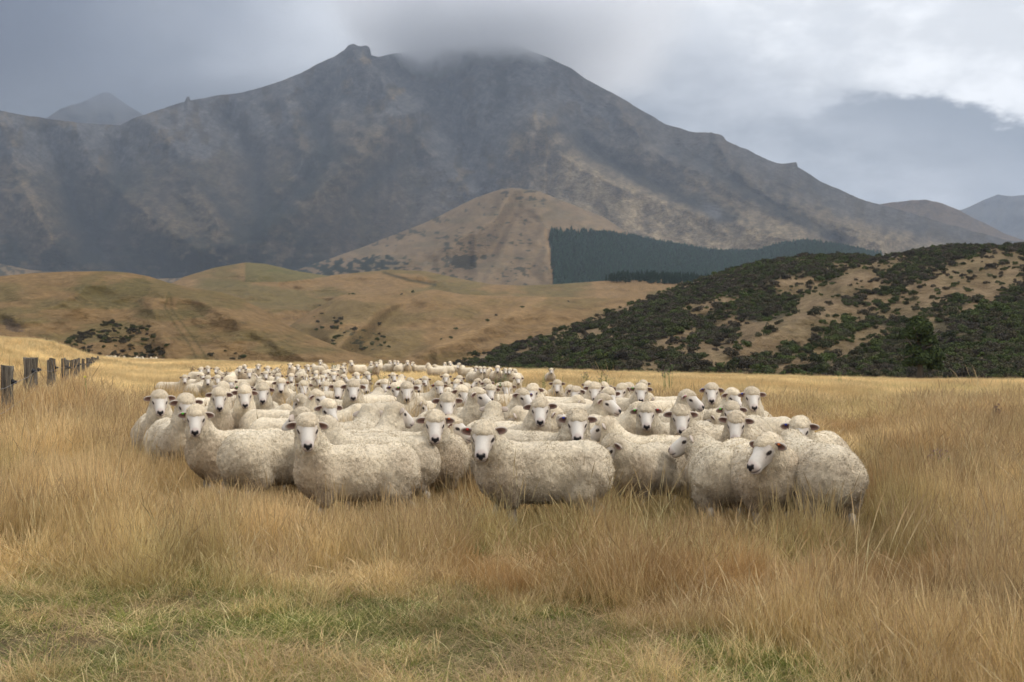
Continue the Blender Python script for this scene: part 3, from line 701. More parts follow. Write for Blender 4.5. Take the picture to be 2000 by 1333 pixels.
m_skin, nt, b = newmat('sheep_skin', .75, .25)
oc = coord(nt); nf = noise(nt, oc, 140, 3, .6)
nt.links.new(attr(nt, 'Col'), b.inputs[0]); bump(nt, b, nf, .35, .004)
m_wool, nt, b = newmat('sheep_wool', .95, .05)
oc = coord(nt); oi = nt.nodes.new('ShaderNodeObjectInfo')
w1 = noise(nt, mapping(nt, oc, (1, 1, .6)), 38, 5, .72, .8); w2 = noise(nt, oc, 130, 3, .6)
rnd = V(nt, oi.outputs['Random'])
f = (w1-.5)*.85+1.08+(rnd-.5)*.34
cm = nt.nodes.new('ShaderNodeCombineColor')
nt.links.new(f.k, cm.inputs[0]); nt.links.new((f*.955).k, cm.inputs[1]); nt.links.new((f*.87).k, cm.inputs[2])
nt.links.new(mul(nt, attr(nt, 'Col'), cm.outputs[0]), b.inputs[0]); bump(nt, b, w1*1.4+w2*.8, .75, .02)
b.inputs['Sheen Weight'].default_value = .25; b.inputs['Sheen Roughness'].default_value = .5
m_eye, nt, b = newmat('sheep_eye', .12, .6); b.inputs[0].default_value = (.025, .016, .010, 1)
def eye_mesh():
    bm = bmesh.new(); bmesh.ops.create_uvsphere(bm, u_segments=12, v_segments=8, radius=.0125); me = bpy.data.meshes.new('eye'); bm.to_mesh(me); bm.free()
    me.materials.append(m_eye); [setattr(p, 'use_smooth', True) for p in me.polygons]; return me
TAGC = {'red': (.50, .04, .03), 'orange': (.60, .15, .03), 'blue': (.02, .04, .35), 'green': (.12, .55, .06), 'pink': (.62, .22, .25)}
TAGM = {}
def tag_mesh(c_):
    if c_ in TAGM: return TAGM[c_]
    m, nt, b = newmat('ear_tag_'+c_, .4, .4); b.inputs[0].default_value = (*TAGC[c_], 1)
    bm = bmesh.new(); bmesh.ops.create_cube(bm, size=1); bmesh.ops.scale(bm, vec=(.022, .018, .004), verts=bm.verts)
    bmesh.ops.bevel(bm, geom=[e for e in bm.edges], offset=.0015, segments=1, affect='EDGES')
    r = bmesh.ops.create_cone(bm, cap_ends=True, segments=10, radius1=.006, radius2=.005, depth=.012, matrix=Matrix.Translation((0, 0, .004)))
    me = bpy.data.meshes.new('ear_tag'); bm.to_mesh(me); bm.free(); me.materials.append(m); TAGM[c_] = me; return me
EYE_ME = eye_mesh()
def place_sheep(pr, px, ytop, D, body_b, look, label, group=None, scale=1.0, tag=None, eyes=True, adapt=True, yaw0=None, cat_='sheep'):
    """pr: mesh set; the look direction is kept exactly, the body follows"""
    az = math.degrees(math.atan((px-CX)/F))
    beta = look-az-pr['psi']                       # heading of the body: 0 towards the camera, +90 to the right
    rz = R(beta-90)
    c, s = math.cos(rz), math.sin(rz)
    def solve(D, sc):
        hx = (px-CX)/F*D; off = np.array([c*pr['C'][0]-s*pr['C'][1], s*pr['C'][0]+c*pr['C'][1]])*sc
        ox, oy = hx-off[0], D-off[1]
        return ox, oy, float(ground(np.array([ox]), np.array([oy]))[0])
    if adapt:
        want = ytop
        for sc in (scale,):
            best = None
            for k in np.linspace(.72, 1.35, 64):
                Dk = D*k; ox, oy, g = solve(Dk, sc)
                y = HY+(EYE-g-pr['top']*sc)*F/Dk
                e = abs(y-want)/1.0+abs(math.log(k))*9
                if best is None or e < best[0]: best = (e, Dk, ox, oy, g, y)
        _, D, ox, oy, g, y = best
        # small correction by size
        zt = EYE-(ytop-HY)*D/F-g; scale = float(np.clip(zt/pr['top'], scale*.93, scale*1.07))
        ox, oy, g = solve(D, scale)
    else: ox, oy, g = solve(D, scale)
    o = bpy.data.objects.new('sheep', pr['body']); COL.objects.link(o)
    o.location = (ox, oy, g-.01); o.rotation_euler = (0, 0, rz); o.scale = (scale,)*3
    o['label'] = label; o['category'] = cat_; o['group'] = group or 'flock of sheep crowded in the field'
    w = bpy.data.objects.new('fleece', pr['fleece']); COL.objects.link(w); w.parent = o
    if eyes:
        for e in pr['eyes']:
            eo = bpy.data.objects.new('eye', EYE_ME); COL.objects.link(eo); eo.parent = o; eo.location = e
    if tag:
        for tg in tag.split(','):
            cc_, sd = tg.split('@'); p, EM = pr['tags'][-1 if sd == 'L' else 1]     # L: ear on the left of the picture
            to = bpy.data.objects.new('ear_tag', tag_mesh(cc_)); COL.objects.link(to); to.parent = o
            to.location = p; to.rotation_euler = Matrix(EM.T.tolist()).to_euler(); to['label'] = cc_+' plastic tag clipped in the ear'
    return o, D
# ------------------------------------------------------------ the flock
# near sheep: own meshes.  (px, top, distance, look, body heading, pitch, neck, gait, tag, scale, stain, extra, label)
NEAR = [
 (600, 808, 11.6, 2, -80, 50, 1.0, .4, None, 1.0, .5, {}, 'dusty grey-fleeced sheep standing side on at the front left, head turned to the camera'),
 (945, 820, 11.3, -8, -84, 50, 1.0, -.8, 'red@L', 1.06, .35, dict(earup=.5), 'big side-on sheep at the front centre with pink-lined ears and a red ear tag'),
 (1194, 847, 12.2, -60, -42, 58, .80, 0, None, .95, .5, {}, 'sheep with head bent low to the left behind the rump of the front-centre sheep'),
 (1498, 845, 10.9, -42, 24, 44, .88, 0, 'orange@R', 1.06, .35, dict(wide=1.15), 'broad-chested sheep at the front right looking left with an orange-tagged ear'),
 (1542, 838, 11.9, -155, -162, 40, .92, 0, None, 1.08, .3, dict(wide=1.12), 'sheep seen from behind with wrinkled neck wool at the right end of the flock'),
 (1562, 812, 13.0, -8, -18, 50, .95, 0, 'blue@L', 1.0, .1, {}, 'sheep with a blue-tagged dark ear looking over the wrinkled neck at the right end'),
 (1352, 833, 12.3, -96, -172, 34, .95, 0, None, 1.0, .4, dict(wide=1.05), 'sheep seen from behind, head in profile to the left, beside the broad-chested front-right sheep'),
 (1438, 803, 14.0, -6, -8, 54, .95, 0, None, 1.0, .8, {}, 'grey-chested sheep facing the camera just above the broad front-right sheep'),
 (1128, 799, 12.9, 0, 56, 48, 1.0, 0, 'blue@L', 1.02, .2, {}, 'sheep with a blue ear tag facing the camera just above the big front-centre sheep'),
 (850, 800, 12.9, 0, -12, 50, 1.0, 0, 'orange@R', 1.0, .55, {}, 'upright sheep with tan chest and orange ear tag between the two front side-on sheep'),
 (383, 790, 13.8, -4, -78, 50, .97, 0, 'green@L', 1.0, .5, {}, 'sheep with a green ear tag standing side on at the left front of the flock'),
 (1182, 812, 13.4, -100, -92, 36, .92, 0, None, .97, .45, {}, 'side-on sheep with face in profile to the left, behind the low-headed sheep'),
 (640, 850, 13.5, 122, 126, 60, .5, .9, None, 1.06, .55, dict(mark=.5), 'sheep with a teal spray mark, rump to the camera, one hind leg in view'),
 (634, 812, 12.9, -118, -96, 36, .95, 0, 'red@R', 1.0, .3, {}, 'cream side-on sheep with head hidden behind the dusty grey front sheep'),
 (585, 795, 13.7, -128, -110, 36, .88, 0, None, 1.0, .4, {}, 'sheep with woolly nape turned away left, just behind the head of the grey front sheep'),
 (885, 809, 13.6, 76, 86, 34, .93, 0, None, 1.0, .2, {}, 'sheep whose white muzzle points right from behind the orange-tagged tan-chested sheep'),
 (364, 770, 14.9, 10, 16, 54, 1.0, 0, None, 1.0, .2, {}, 'sheep with pale flank and big topknot just behind the green-tagged left front sheep'),
 (312, 762, 15.9, 2, 6, 46, 1.0, 0, None, 1.0, .5, {}, 'leftmost sheep of the front group, facing the camera in tall grass'),
 (1055, 776, 14.6, 0, 62, 46, 1.0, 0, None, 1.0, .45, {}, 'sheep with dark ears facing the camera, up and left of the blue-tagged one'),
 (1262, 786, 15.2, 2, -58, 50, 1.0, 0, 'green@L,red@R', .98, .2, {}, 'sheep with a green tag in one ear and a red tag in the other'),
 (1330, 790, 14.4, 4, -66, 52, .95, 0, None, 1.0, .2, {}, 'round-topped dark-eared sheep immediately right of the one with two tag colours'),
 (1429, 783, 15.9, 4, -20, 50, .97, 0, 'green@L', 1.0, .3, {}, 'sheep with a green ear tag peering over the grey-chested sheep on the right'),
 (1469, 752, 17.4, 10, -8, 48, 1.08, 0, 'blue@L', 1.0, .6, {}, 'tall upright sheep with brown-stained neck, rightmost of the upper right group'),
 (1432, 757, 18.3, 34, 76, 46, 1.0, 0, None, 1.0, .2, {}, 'sheep turned half right with a long pale flank, next to the tall upright one'),
 (1390, 743, 19.5, 0, -6, 46, 1.05, 0, 'blue@L', 1.0, .3, {}, 'sheep facing the camera at the top of the right group with bare grass behind'),
 (1345, 760, 17.2, 66, 80, 36, 1.0, 0, 'pink@L', 1.0, .4, {}, 'sheep with a pink ear tag in profile to the right'),
 (642, 778, 15.8, 26, 64, 48, .97, 0, None, 1.0, .2, {}, 'sheep looking right with one ear raised, just above the woolly nape'),
 (775, 783, 14.6, 118, 152, 38, .95, 0, None, 1.0, .3, dict(wide=1.05), 'tan-necked sheep seen from behind, face turned away right, near the round creamy rump'),
 (722, 788, 15.4, 170, 158, 60, .45, 0, None, 1.04, .1, dict(wide=1.1), 'round creamy rump facing the camera, head hidden, beside the tan-necked sheep'),
 (874, 766, 15.9, 2, 70, 50, 1.0, 0, None, 1.0, .6, {}, 'sheep with big dark ears facing the camera, above the upright tan-chested sheep'),
 (935, 754, 17.3, 62, 48, 36, 1.05, 0, None, 1.0, .9, {}, 'sheep with a dark curly brown neck in profile to the right'),
 (965, 783, 16.4, 165, 172, 50, .75, 0, None, .98, .3, {}, 'sheep facing away, back of its head in front of the dark curly-necked one'),
 (1182, 767, 16.6, 62, 82, 34, .98, 0, None, 1.0, .7, {}, 'sheep in profile to the right with coarse brown neck wool and black nose tip'),
 (1022, 758, 18.8, 40, 84, 40, 1.0, 0, 'blue@R', 1.0, .4, {}, 'sheep with a dark blue ear tag looking right in the flock centre'),
 (428, 757, 18.2, 2, 10, 52, 1.0, 0, None, 1.0, .7, {}, 'sheep with a long white face, first of three in a row on the left'),
 (478, 752, 18.6, 2, 4, 50, 1.03, 0, None, 1.0, .8, {}, 'sheep with straw-tangled chest facing the camera, second of three in a row on the left'),
 (513, 748, 20.4, 0, -8, 50, 1.02, 0, None, 1.0, .6, {}, 'third in the row of three on the left, high round topknot, facing the camera'),
 (621, 760, 18.4, 52, 84, 38, 1.0, 0, None, 1.0, .1, {}, 'sheep in profile to the right with pale smooth flank, above the raised-ear sheep'),
 (690, 741, 20.4, 0, -4, 48, 1.1, 0, None, 1.04, .8, {}, 'tall long-necked sheep with mottled brown chest facing the camera, left of centre'),
 (795, 745, 20.4, 0, 30, 48, 1.03, 0, 'green@L', 1.0, .6, {}, 'sheep with a green ear tag facing the camera behind the tan-necked sheep'),
 (1250, 784, 15.9, 62, 84, 36, .93, 0, 'green@R', 1.0, .2, {}, 'sheep stretched to the right, mostly hidden behind the one with two tag colours'),
 (1084, 792, 15.6, 84, 86, 42, .9, 0, None, .98, .2, {}, 'sheep whose black nose pokes out right of the dark-eared central one'),
]
for i, (px, top, D, look, body, pitch, neck, gait, tag, sc, stain, ex, lab) in enumerate(NEAR):
    psi = look-body; psi = (psi+180) % 360-180
    fine = D < 14.5
    # neck raised or lowered so that the poll stands where it should
    g_ = float(ground(np.array([(px-CX)/F*D]), np.array([D]))[0]); zt = EYE-(top-HY)*D/F-g_
    if i != 12: neck = float(np.clip((zt/sc-.107-.61)/.27, .35, 1.3))
    pr = make_sheep_meshes('sheep', psi=psi, pitch=pitch, neck=neck, gait=gait, seed=i+1, fine=fine, tufts=22000 if fine else 12000, stain=stain, **ex); pr['psi'] = psi
    place_sheep(pr, px, top, D, 0, look, lab, None, sc, tag, adapt=False)
# the rest of the flock: shared shapes
PROTO = {}
def proto(psi, pitch, neck=1.0, k=0):
    key = (psi, pitch, neck, k)
    if key not in PROTO:
        p_ = make_sheep_meshes('sheep', psi=psi, pitch=pitch, neck=neck, gait=.5 if k else -.4, seed=60+len(PROTO), fine=False, tufts=5000, stain=.25+.4*k); p_['psi'] = psi; PROTO[key] = p_
    return PROTO[key]
PS = [-110, -75, -40, -8, 8, 40, 75, 110]
# (px, top, distance, look, body, extra words or tag)
MID = [(549, 738, 24.5, 0, -10, 'orange@R'), (593, 743, 21, 0, 20, ''), (636, 745, 23, 0, 84, 'orange@R'), (477, 747, 21, -20, 10, 'green@L'), (451, 739, 27, 0, 20, ''), (512, 741, 26, 100, 100, ''), (437, 744, 26, 160, 150, ''),
 (361, 732, 36, 0, 62, ''), (393, 717, 50, 0, -10, ''), (406, 715, 52, 10, 60, ''), (423, 717, 50, -25, -88, ''), (394, 728, 41, 30, 10, ''), (406, 733, 38, 0, -20, ''), (398, 738, 31, 150, 168, 'low'), (425, 732, 33, 5, 30, ''), (469, 715, 50, -20, -30, ''), (478, 712, 54, 30, 20, ''),
 (487, 722, 43, 0, -60, ''), (455, 726, 39, 165, 170, 'low'), (505, 711, 52, -10, 82, ''), (523, 715, 49, 0, 0, ''), (541, 716, 46, 180, 174, 'low'), (519, 725, 36, 5, 20, ''), (543, 729, 39, -5, 10, ''), (497, 728, 38, 110, 120, ''), (569, 729, 32, 0, 60, ''), (567, 709, 58, -20, 0, ''),
 (582, 712, 50, 5, -20, ''), (601, 712, 50, 12, 30, ''), (612, 711, 56, -160, -150, 'low'), (626, 703, 60, -6, -10, ''), (591, 722, 44, 180, 165, 'low'), (597, 731, 36, 0, -20, ''), (618, 724, 41, 0, 10, ''), (634, 724, 41, 15, 40, ''), (620, 734, 30, 26, 70, ''), (686, 704, 55, 18, -60, ''), (672, 709, 54, -30, 30, ''),
 (661, 712, 56, 150, 140, ''), (652, 714, 56, -150, 175, 'low'), (670, 716, 46, 30, 80, ''), (654, 720, 45, 5, 20, ''), (652, 727, 35, 2, 20, 'orange@R'), (672, 723, 32, 50, 84, 'red@L'), (697, 727, 37, 22, 70, ''), (718, 726, 33, 26, 40, ''), (630, 733, 33, 12, 0, ''), (663, 744, 27, -12, -80, ''), (712, 740, 22, 20, 30, ''), (752, 736, 22.5, 0, -50, ''),
 (768, 728, 35, 20, 30, ''), (785, 731, 37, 150, 160, ''), (773, 747, 23, 20, 60, 'blue@L'), (740, 758, 21.5, 160, 168, 'low'), (817, 738, 26, 5, 30, ''), (830, 735, 30.5, 5, 20, ''), (803, 737, 33, 100, 100, ''), (858, 744, 20.6, 15, 78, 'red@L'), (871, 730, 34, 0, 10, ''), (897, 732, 30, -6, -30, ''), (892, 741, 27, -20, 20, ''), (903, 752, 22, 30, 70, ''),
 (932, 736, 28, -60, -40, ''), (952, 740, 25, 30, 80, ''), (990, 745, 21.8, 2, 50, 'green@L'), (1012, 733, 31, 5, 62, ''), (1040, 749, 28, -12, -80, ''), (958, 750, 24, 5, 50, ''), (1088, 735, 22.4, 0, 0, ''), (1162, 746, 20.5, 0, 60, ''), (1148, 744, 24, -36, -10, ''), (1180, 746, 25, 12, -20, ''), (1190, 756, 20, 26, 60, ''), (1125, 754, 26, -20, 40, ''),
 (1214, 748, 23, -24, 10, ''), (1226, 747, 22.5, -40, -70, ''), (1257, 741, 24, 20, 20, ''), (1252, 748, 21, 0, 30, 'green@L'), (1268, 768, 19.5, 120, 104, 'low'), (1112, 752, 23, -90, -94, 'low'), (700, 755, 21, 90, 88, 'low'), (770, 762, 18.6, 90, 86, 'low'), (585, 770, 17.2, -100, -92, 'low'), (1130, 772, 18.4, 92, 90, 'low'), (1225, 772, 18.6, -92, -88, 'low'),
 (820, 775, 17.6, 95, 84, 'low'), (700, 790, 17, 95, 92, 'low'), (955, 768, 20, -95, -88, 'low'), (1010, 795, 16.5, -100, -80, 'low'), (560, 790, 15.6, 85, 82, 'low'), (1390, 800, 16, -80, -86, 'low'), (1060, 760, 21, 85, 80, 'low'),
 (725, 706, 68, -6, 0, ''), (735, 707, 70, 10, 10, ''), (743, 703, 67, 180, 170, ''), (762, 704, 67, 24, 10, ''), (771, 704, 69, 0, 30, ''), (777, 705, 70, 4, -10, ''), (783, 710, 62, 160, 162, 'low'), (796, 704, 66, 0, 0, ''), (806, 707, 65, -30, -88, ''), (836, 709, 66, -140, -92, ''), (848, 712, 67, -95, -92, 'low'),
 (869, 708, 66, -20, -10, ''), (879, 706, 66, 12, -92, ''), (896, 709, 67, -30, -88, ''), (930, 715, 78, -5, 0, ''), (938, 716, 80, 20, 20, ''), (946, 716, 80, 0, 30, ''), (958, 718, 78, 100, 90, 'low'), (972, 714, 74, 0, 0, ''), (987, 719, 80, 10, 0, ''), (996, 719, 80, -20, -40, ''), (1006, 721, 82, 90, 90, 'low'), (1077, 720, 84, 0, 0, ''),
]
def words(look, low):
    if low: return 'with its head down or hidden'
    a = abs(look)
    if a <= 9: return 'facing the camera'
    d = 'right' if look > 0 else 'left'
    if a <= 34: return 'looking slightly '+d
    if a <= 75: return 'looking to the '+d
    return 'in profile to the '+d if a <= 110 else 'turned away to the '+d
rows = [(700, 716, 'the rearmost row'), (716, 727, 'the second-rear row'), (727, 738, 'the third-rear row'), (738, 750, 'the middle row'), (750, 900, 'the crowded centre')]
ORD = 'first second third fourth fifth sixth seventh eighth ninth tenth eleventh twelfth thirteenth fourteenth fifteenth sixteenth seventeenth eighteenth nineteenth twentieth'.split()
def ordn(i): return ORD[i] if i < 20 else 'twenty-'+ORD[i-20]
lab = {}
for lo, hi, nm in rows:
    rr = sorted([m for m in MID if lo <= m[1] < hi], key=lambda m: m[0])
    cnt = {}
    for m in rr:
        w = words(m[3], m[5] == 'low'); k = cnt.get(w, 0); cnt[w] = k+1
        t = ''
        lab[m] = '%s sheep from left %s in %s%s' % (ordn(k), w, nm, t)
for i, m in enumerate(MID):
    px, top, D, look, body, ex = m
    psi = (look-body+180) % 360-180; psi = max(-112, min(112, psi))
    q = min(PS, key=lambda a: abs(a-psi))
    low = ex == 'low'
    pr = proto(q if not low else (8 if psi > 0 else -8), 66 if low else (40 if abs(look) > 45 else 50), .45 if low else 1.0, 1 if i % 3 == 0 and abs(q) < 50 else 0)
    place_sheep(pr, px, top, D, 0, look, lab[m], None, .97+.05*math.sin(i*2.3), ex if '@' in ex else None, eyes=D < 30)
far_y = 168
for i, px in enumerate([209, 213, 217, 222, 226, 232, 242, 263, 268, 273, 278, 287, 295, 300, 305]):
    pr = PROTO[list(PROTO)[i % 6]]
    D = far_y-4+3*math.sin(i*3)
    place_sheep(pr, px, 695, D, 0, (i*77) % 360-180, 'tiny white sheep in the distant line along the left far edge of the field', 'distant sheep at the far edge', 1.0, None, eyes=False, adapt=False)
# ------------------------------------------------------------ grass
m_grass, nt, b = newmat('dry_grass', .7, .25)
ti = attr(nt, 'tint', 'INSTANCER')
nt.links.new(mul(nt, attr(nt, 'Col'), ti), b.inputs[0])
tr = nt.nodes.new('ShaderNodeBsdfTranslucent'); nt.links.new(mul(nt, attr(nt, 'Col'), ti), tr.inputs[0])
mx = nt.nodes.new('ShaderNodeMixShader'); mx.inputs[0].default_value = .3
nt.links.new(b.outputs[0], mx.inputs[1]); nt.links.new(tr.outputs[0], mx.inputs[2]); nt.links.new(mx.outputs[0], nt.nodes['Material Output'].inputs[0])
def blades(n, rad, h0, h1, w, lean, curl, c0, c1, cvar, rg, seg=4, heads=0.0, flat=0.0, basec=None, sway=(0, 0)):
    """n blades: strips that rise, lean and droop; some carry a thin seed head"""
    a = rg.uniform(0, 2*np.pi, n); r = rad*np.sqrt(rg.random(n)); x0, y0 = r*np.cos(a), r*np.sin(a)
    h = rg.uniform(h0, h1, n); th = rg.uniform(0, 2*np.pi, n); ln = np.abs(rg.normal(0, lean, n)); cu = rg.uniform(.3, 1.0, n)*curl
    t = np.linspace(0, 1, seg+1)[:, None]
    hor = h*(ln*t+cu*t**2.2); z = h*t*(1-flat*.8)-h*cu*.45*t**3
    X = x0+hor*np.cos(th)+sway[0]*h*t*t; Y = y0+hor*np.sin(th)+sway[1]*h*t*t
    fa = rg.uniform(0, np.pi, n); wx, wy = np.cos(fa), np.sin(fa)
    ww = w*rg.uniform(.6, 1.3, n)*np.clip(1.05-t**1.6, .12, 1)
    hd = rg.random(n) < heads
    prof = np.where(t > .72, 1.0, 0)*np.sin(np.clip((t-.72)/.28, 0, 1)*np.pi*.9+.25); ww = np.where(hd[None], np.maximum(ww*.6, w*2.3*prof), ww)
    Lv = np.stack([X-wx*ww/2, Y-wy*ww/2, z], -1); Rv = np.stack([X+wx*ww/2, Y+wy*ww/2, z], -1)
    v = np.stack([Lv, Rv], 2).transpose(1, 0, 2, 3).reshape(-1, 3)          # blade, seg, side
    k = (np.arange(n)*2*(seg+1))[:, None, None]; j = (np.arange(seg)*2)[None, :, None]
    f = (k+j+np.array([0, 1, 3, 2])[None, None]).reshape(-1, 4)
    m_ = rg.random(n)[:, None]; c_ = np.array(c0)*(1-m_)+np.array(c1)*m_; c_ = c_*rg.uniform(1-cvar, 1+cvar, (n, 1))
    cc = np.repeat(c_[:, None], seg+1, 1)
    if basec is not None: cc = cc*(t[None]*.85+.15)+np.array(basec)*(1-t[None])*.85  # bases darkened: shade between the stalks painted in for depth
    hc = np.array([.42, .30, .17])*rg.uniform(.8, 1.2, (n, 1)); cc = np.where((hd[:, None, None]) & (t[None] > .7), hc[:, None], cc)
    cc = np.repeat(cc[:, :, None], 2, 2).reshape(-1, 3)
    return v, f, cc
STR1, STR2, RUST, GRN, GRN2 = (.74, .55, .28), (.92, .76, .47), (.66, .43, .19), (.16, .20, .045), (.30, .30, .09)
def proto_obj(nm, parts):
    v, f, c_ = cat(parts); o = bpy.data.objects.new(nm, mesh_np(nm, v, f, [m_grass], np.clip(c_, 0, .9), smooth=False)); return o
rg = np.random.default_rng(21)
GP = []
for k in range(5):      # 0-4 tall straw tufts
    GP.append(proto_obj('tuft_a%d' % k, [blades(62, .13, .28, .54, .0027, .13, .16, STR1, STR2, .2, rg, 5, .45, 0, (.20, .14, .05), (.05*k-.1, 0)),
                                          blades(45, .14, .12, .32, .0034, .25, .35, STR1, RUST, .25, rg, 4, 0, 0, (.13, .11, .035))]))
for k in range(3):      # 5-7 fine rusty tufts
    GP.append(proto_obj('tuft_b%d' % k, [blades(120, .14, .24, .44, .0021, .16, .25, RUST, (.55, .36, .16), .2, rg, 4, .5, 0, (.20, .12, .04))]))
for k in range(3):      # 8-10 green undergrowth
    GP.append(proto_obj('tuft_c%d' % k, [blades(80, .12, .07, .20, .0042, .45, .6, GRN, GRN2, .25, rg, 4, 0, 0, (.05, .08, .02)), blades(14, .12, .1, .26, .003, .4, .5, STR1, STR2, .2, rg, 4)]))
for k in range(3):      # 11-13 matted dry thatch
    GP.append(proto_obj('tuft_d%d' % k, [blades(70, .20, .10, .26, .0040, 1.1, .8, (.30, .22, .12), (.50, .38, .22), .25, rg, 4, 0, .72), blades(16, .15, .05, .14, .004, .5, .5, GRN, GRN2, .25, rg, 3)]))
for k in range(4):      # 14-17 wide patches for the distance
    GP.append(proto_obj('tuft_e%d' % k, [blades(160, .55, .24, .50, .009, .15, .2, STR1, STR2, .2, rg, 3, .35, 0, (.26, .18, .07)), blades(60, .55, .15, .34, .010, .3, .4, STR1, RUST, .2, rg, 3)]))
for k in range(2):      # 18-19 tall single stalks
    GP.append(proto_obj('tuft_f%d' % k, [blades(12, .13, .42, .66, .0034, .20, .28, (.95, .80, .52), (.80, .68, .44), .15, rg, 6, .9)]))
def shortness(x, y):
    """0 = tall grass, 1 = short grazed turf"""
    n = fbm(x*.5, y*.5, 81, 3)-.5
    s = sstep(9.6, 8.0, y+1.6*n+np.where(x > .3, (x-.3)*1.8, 0)+np.where(x < -.2, -.5, 0))
    trk = np.exp(-((x-(1.6+.30*(y-12)+.5*np.sin(y*.4)))/(.55+.02*y))**2)*sstep(16, 19, y)*.55    # trodden line to the right of the flock
    return np.clip(np.maximum(s, trk*.9), 0, 1)
def grass_pts(y0, y1, dens, wmul=1.12, pad=1.2):
    area = .72*wmul*(y1*y1-y0*y0)/2+pad*(y1-y0); n = int(area*dens)
    y = np.sqrt(rg.random(n)*(y1*y1-y0*y0)+y0*y0); x = (rg.random(n)-.5)*(.72*wmul*y+pad)
    return x, y
def px_(x, y): return 1000+F*x/y
PT, RT, SCL, IDX, TIN = [], [], [], [], []
def add_grass(x, y, z, idx, sc, scz, tint, tilt=.10):
    n = len(x); PT.append(np.stack([x, y, z], 1)); RT.append(np.stack([rg.normal(0, tilt, n), rg.normal(0, tilt, n), rg.uniform(0, 6.28, n)], 1))
    SCL.append(np.stack([sc, sc, scz], 1)); IDX.append(idx); TIN.append(tint)
for (y0, y1, dens, band) in ((4.2, 9, 120, 0), (9, 15, 95, 0), (15, 24, 52, 1), (24, 42, 24, 2), (42, 75, 6.0, 3), (75, 160, 2.6, 3)):
    x, y = grass_pts(y0, y1, dens)
    z = ground(x, y); n = len(x)
    keep = (y < d_edge(np.clip(1000+F*x/y, -400, 2400))+3); x, y, z = x[keep], y[keep], z[keep]; n = len(x)
    bare = np.exp(-((x+2.35)/.85)**2-((y-7.6)/.75)**2)+.8*np.exp(-((x+1.2)/.5)**2-((y-8.6)/.3)**2)
    if band == 0: kp = rg.random(n) > bare*.75; x, y, z, bare = x[kp], y[kp], z[kp], bare[kp]; n = len(x)
    sh = np.maximum(shortness(x, y), sstep(.2, .5, bare)); u = rg.random(n)
    pat = fbm(x*.55, y*.55/(1+y*.02), 84, 4); rust = sstep(.52, .64, pat); gr = fbm(x*.8, y*.5, 86, 4)
    fo = fbm(x*.12, y*.07, 88, 3)
    if band < 3:
        idx = rg.integers(0, 5, n); idx = np.where(u < rust*.75, rg.integers(5, 8, n), idx)
        g_ = sstep(.54, .68, gr)*.38+.07; g_ = np.maximum(g_, sh*sstep(.32, .52, gr)*.9)
        u2 = rg.random(n); idx = np.where(u2 < g_, rg.integers(8, 11, n), idx)
        idx = np.where((rg.random(n) < sh*(.55+.4*sstep(.5, .4, gr))) & (u2 >= g_*.7), rg.integers(11, 14, n), idx)
        idx = np.where(rg.random(n) < .17*(1-sh), rg.integers(18, 20, n), idx)
        sc = rg.uniform(.75, 1.2, n)*{0: 1.0, 1: 1.35, 2: 1.9}[band]; 
        hz = rg.uniform(.72, 1.15, n)*(.02+1.5*fbm(x*1.5, y*1.5, 83, 3))*(1-.5*sh)*np.where(y > 9.6, 1.15, 1.0)
        hz = hz*(1-.36*sstep(8.8, 9.8, y)*sstep(17, 13, y)*(np.abs(px_(x, y)-1000) < 720)); hz = np.where((rng.random(n) < .06) & (sh < .4), hz*1.45+.12, hz); hz = np.where((idx >= 11) & (idx <= 13), rg.uniform(.6, 1.2, n), hz)
    else:
        idx = rg.integers(14, 18, n); sc = rg.uniform(.8, 1.3, n)*(1.0 if y0 < 60 else 1.5); hz = rg.uniform(.5, .9, n)*(1-.35*sh)
    tint = np.ones((n, 3))*rg.uniform(.82, 1.12, (n, 1))*np.array([1.08, 1.03, .92])
    tint = lerp3(tint, np.array([1.02, .89, .70]), .65*rust)
    tint = lerp3(tint, np.array([1.45, 1.40, 1.22]), .75*sstep(.50, .36, pat))
    tint = lerp3(tint, np.array([.72, .80, .48]), .40*sstep(.56, .70, gr)*(1-rust)*(y < 60))
    tint = tint*(.70+.55*fo)[:, None]*(.60+.80*fbm(x*2.2, y*2.2, 90, 3))[:, None]
    add_grass(x, y, z-.01, idx, sc, hz, tint)
print('grass points', sum(len(p) for p in PT))
scatter('grass', np.concatenate(PT), np.concatenate(RT), np.concatenate(SCL), np.concatenate(IDX), GP, np.concatenate(TIN), kind='stuff', label='tall dry straw grass with green undergrowth')
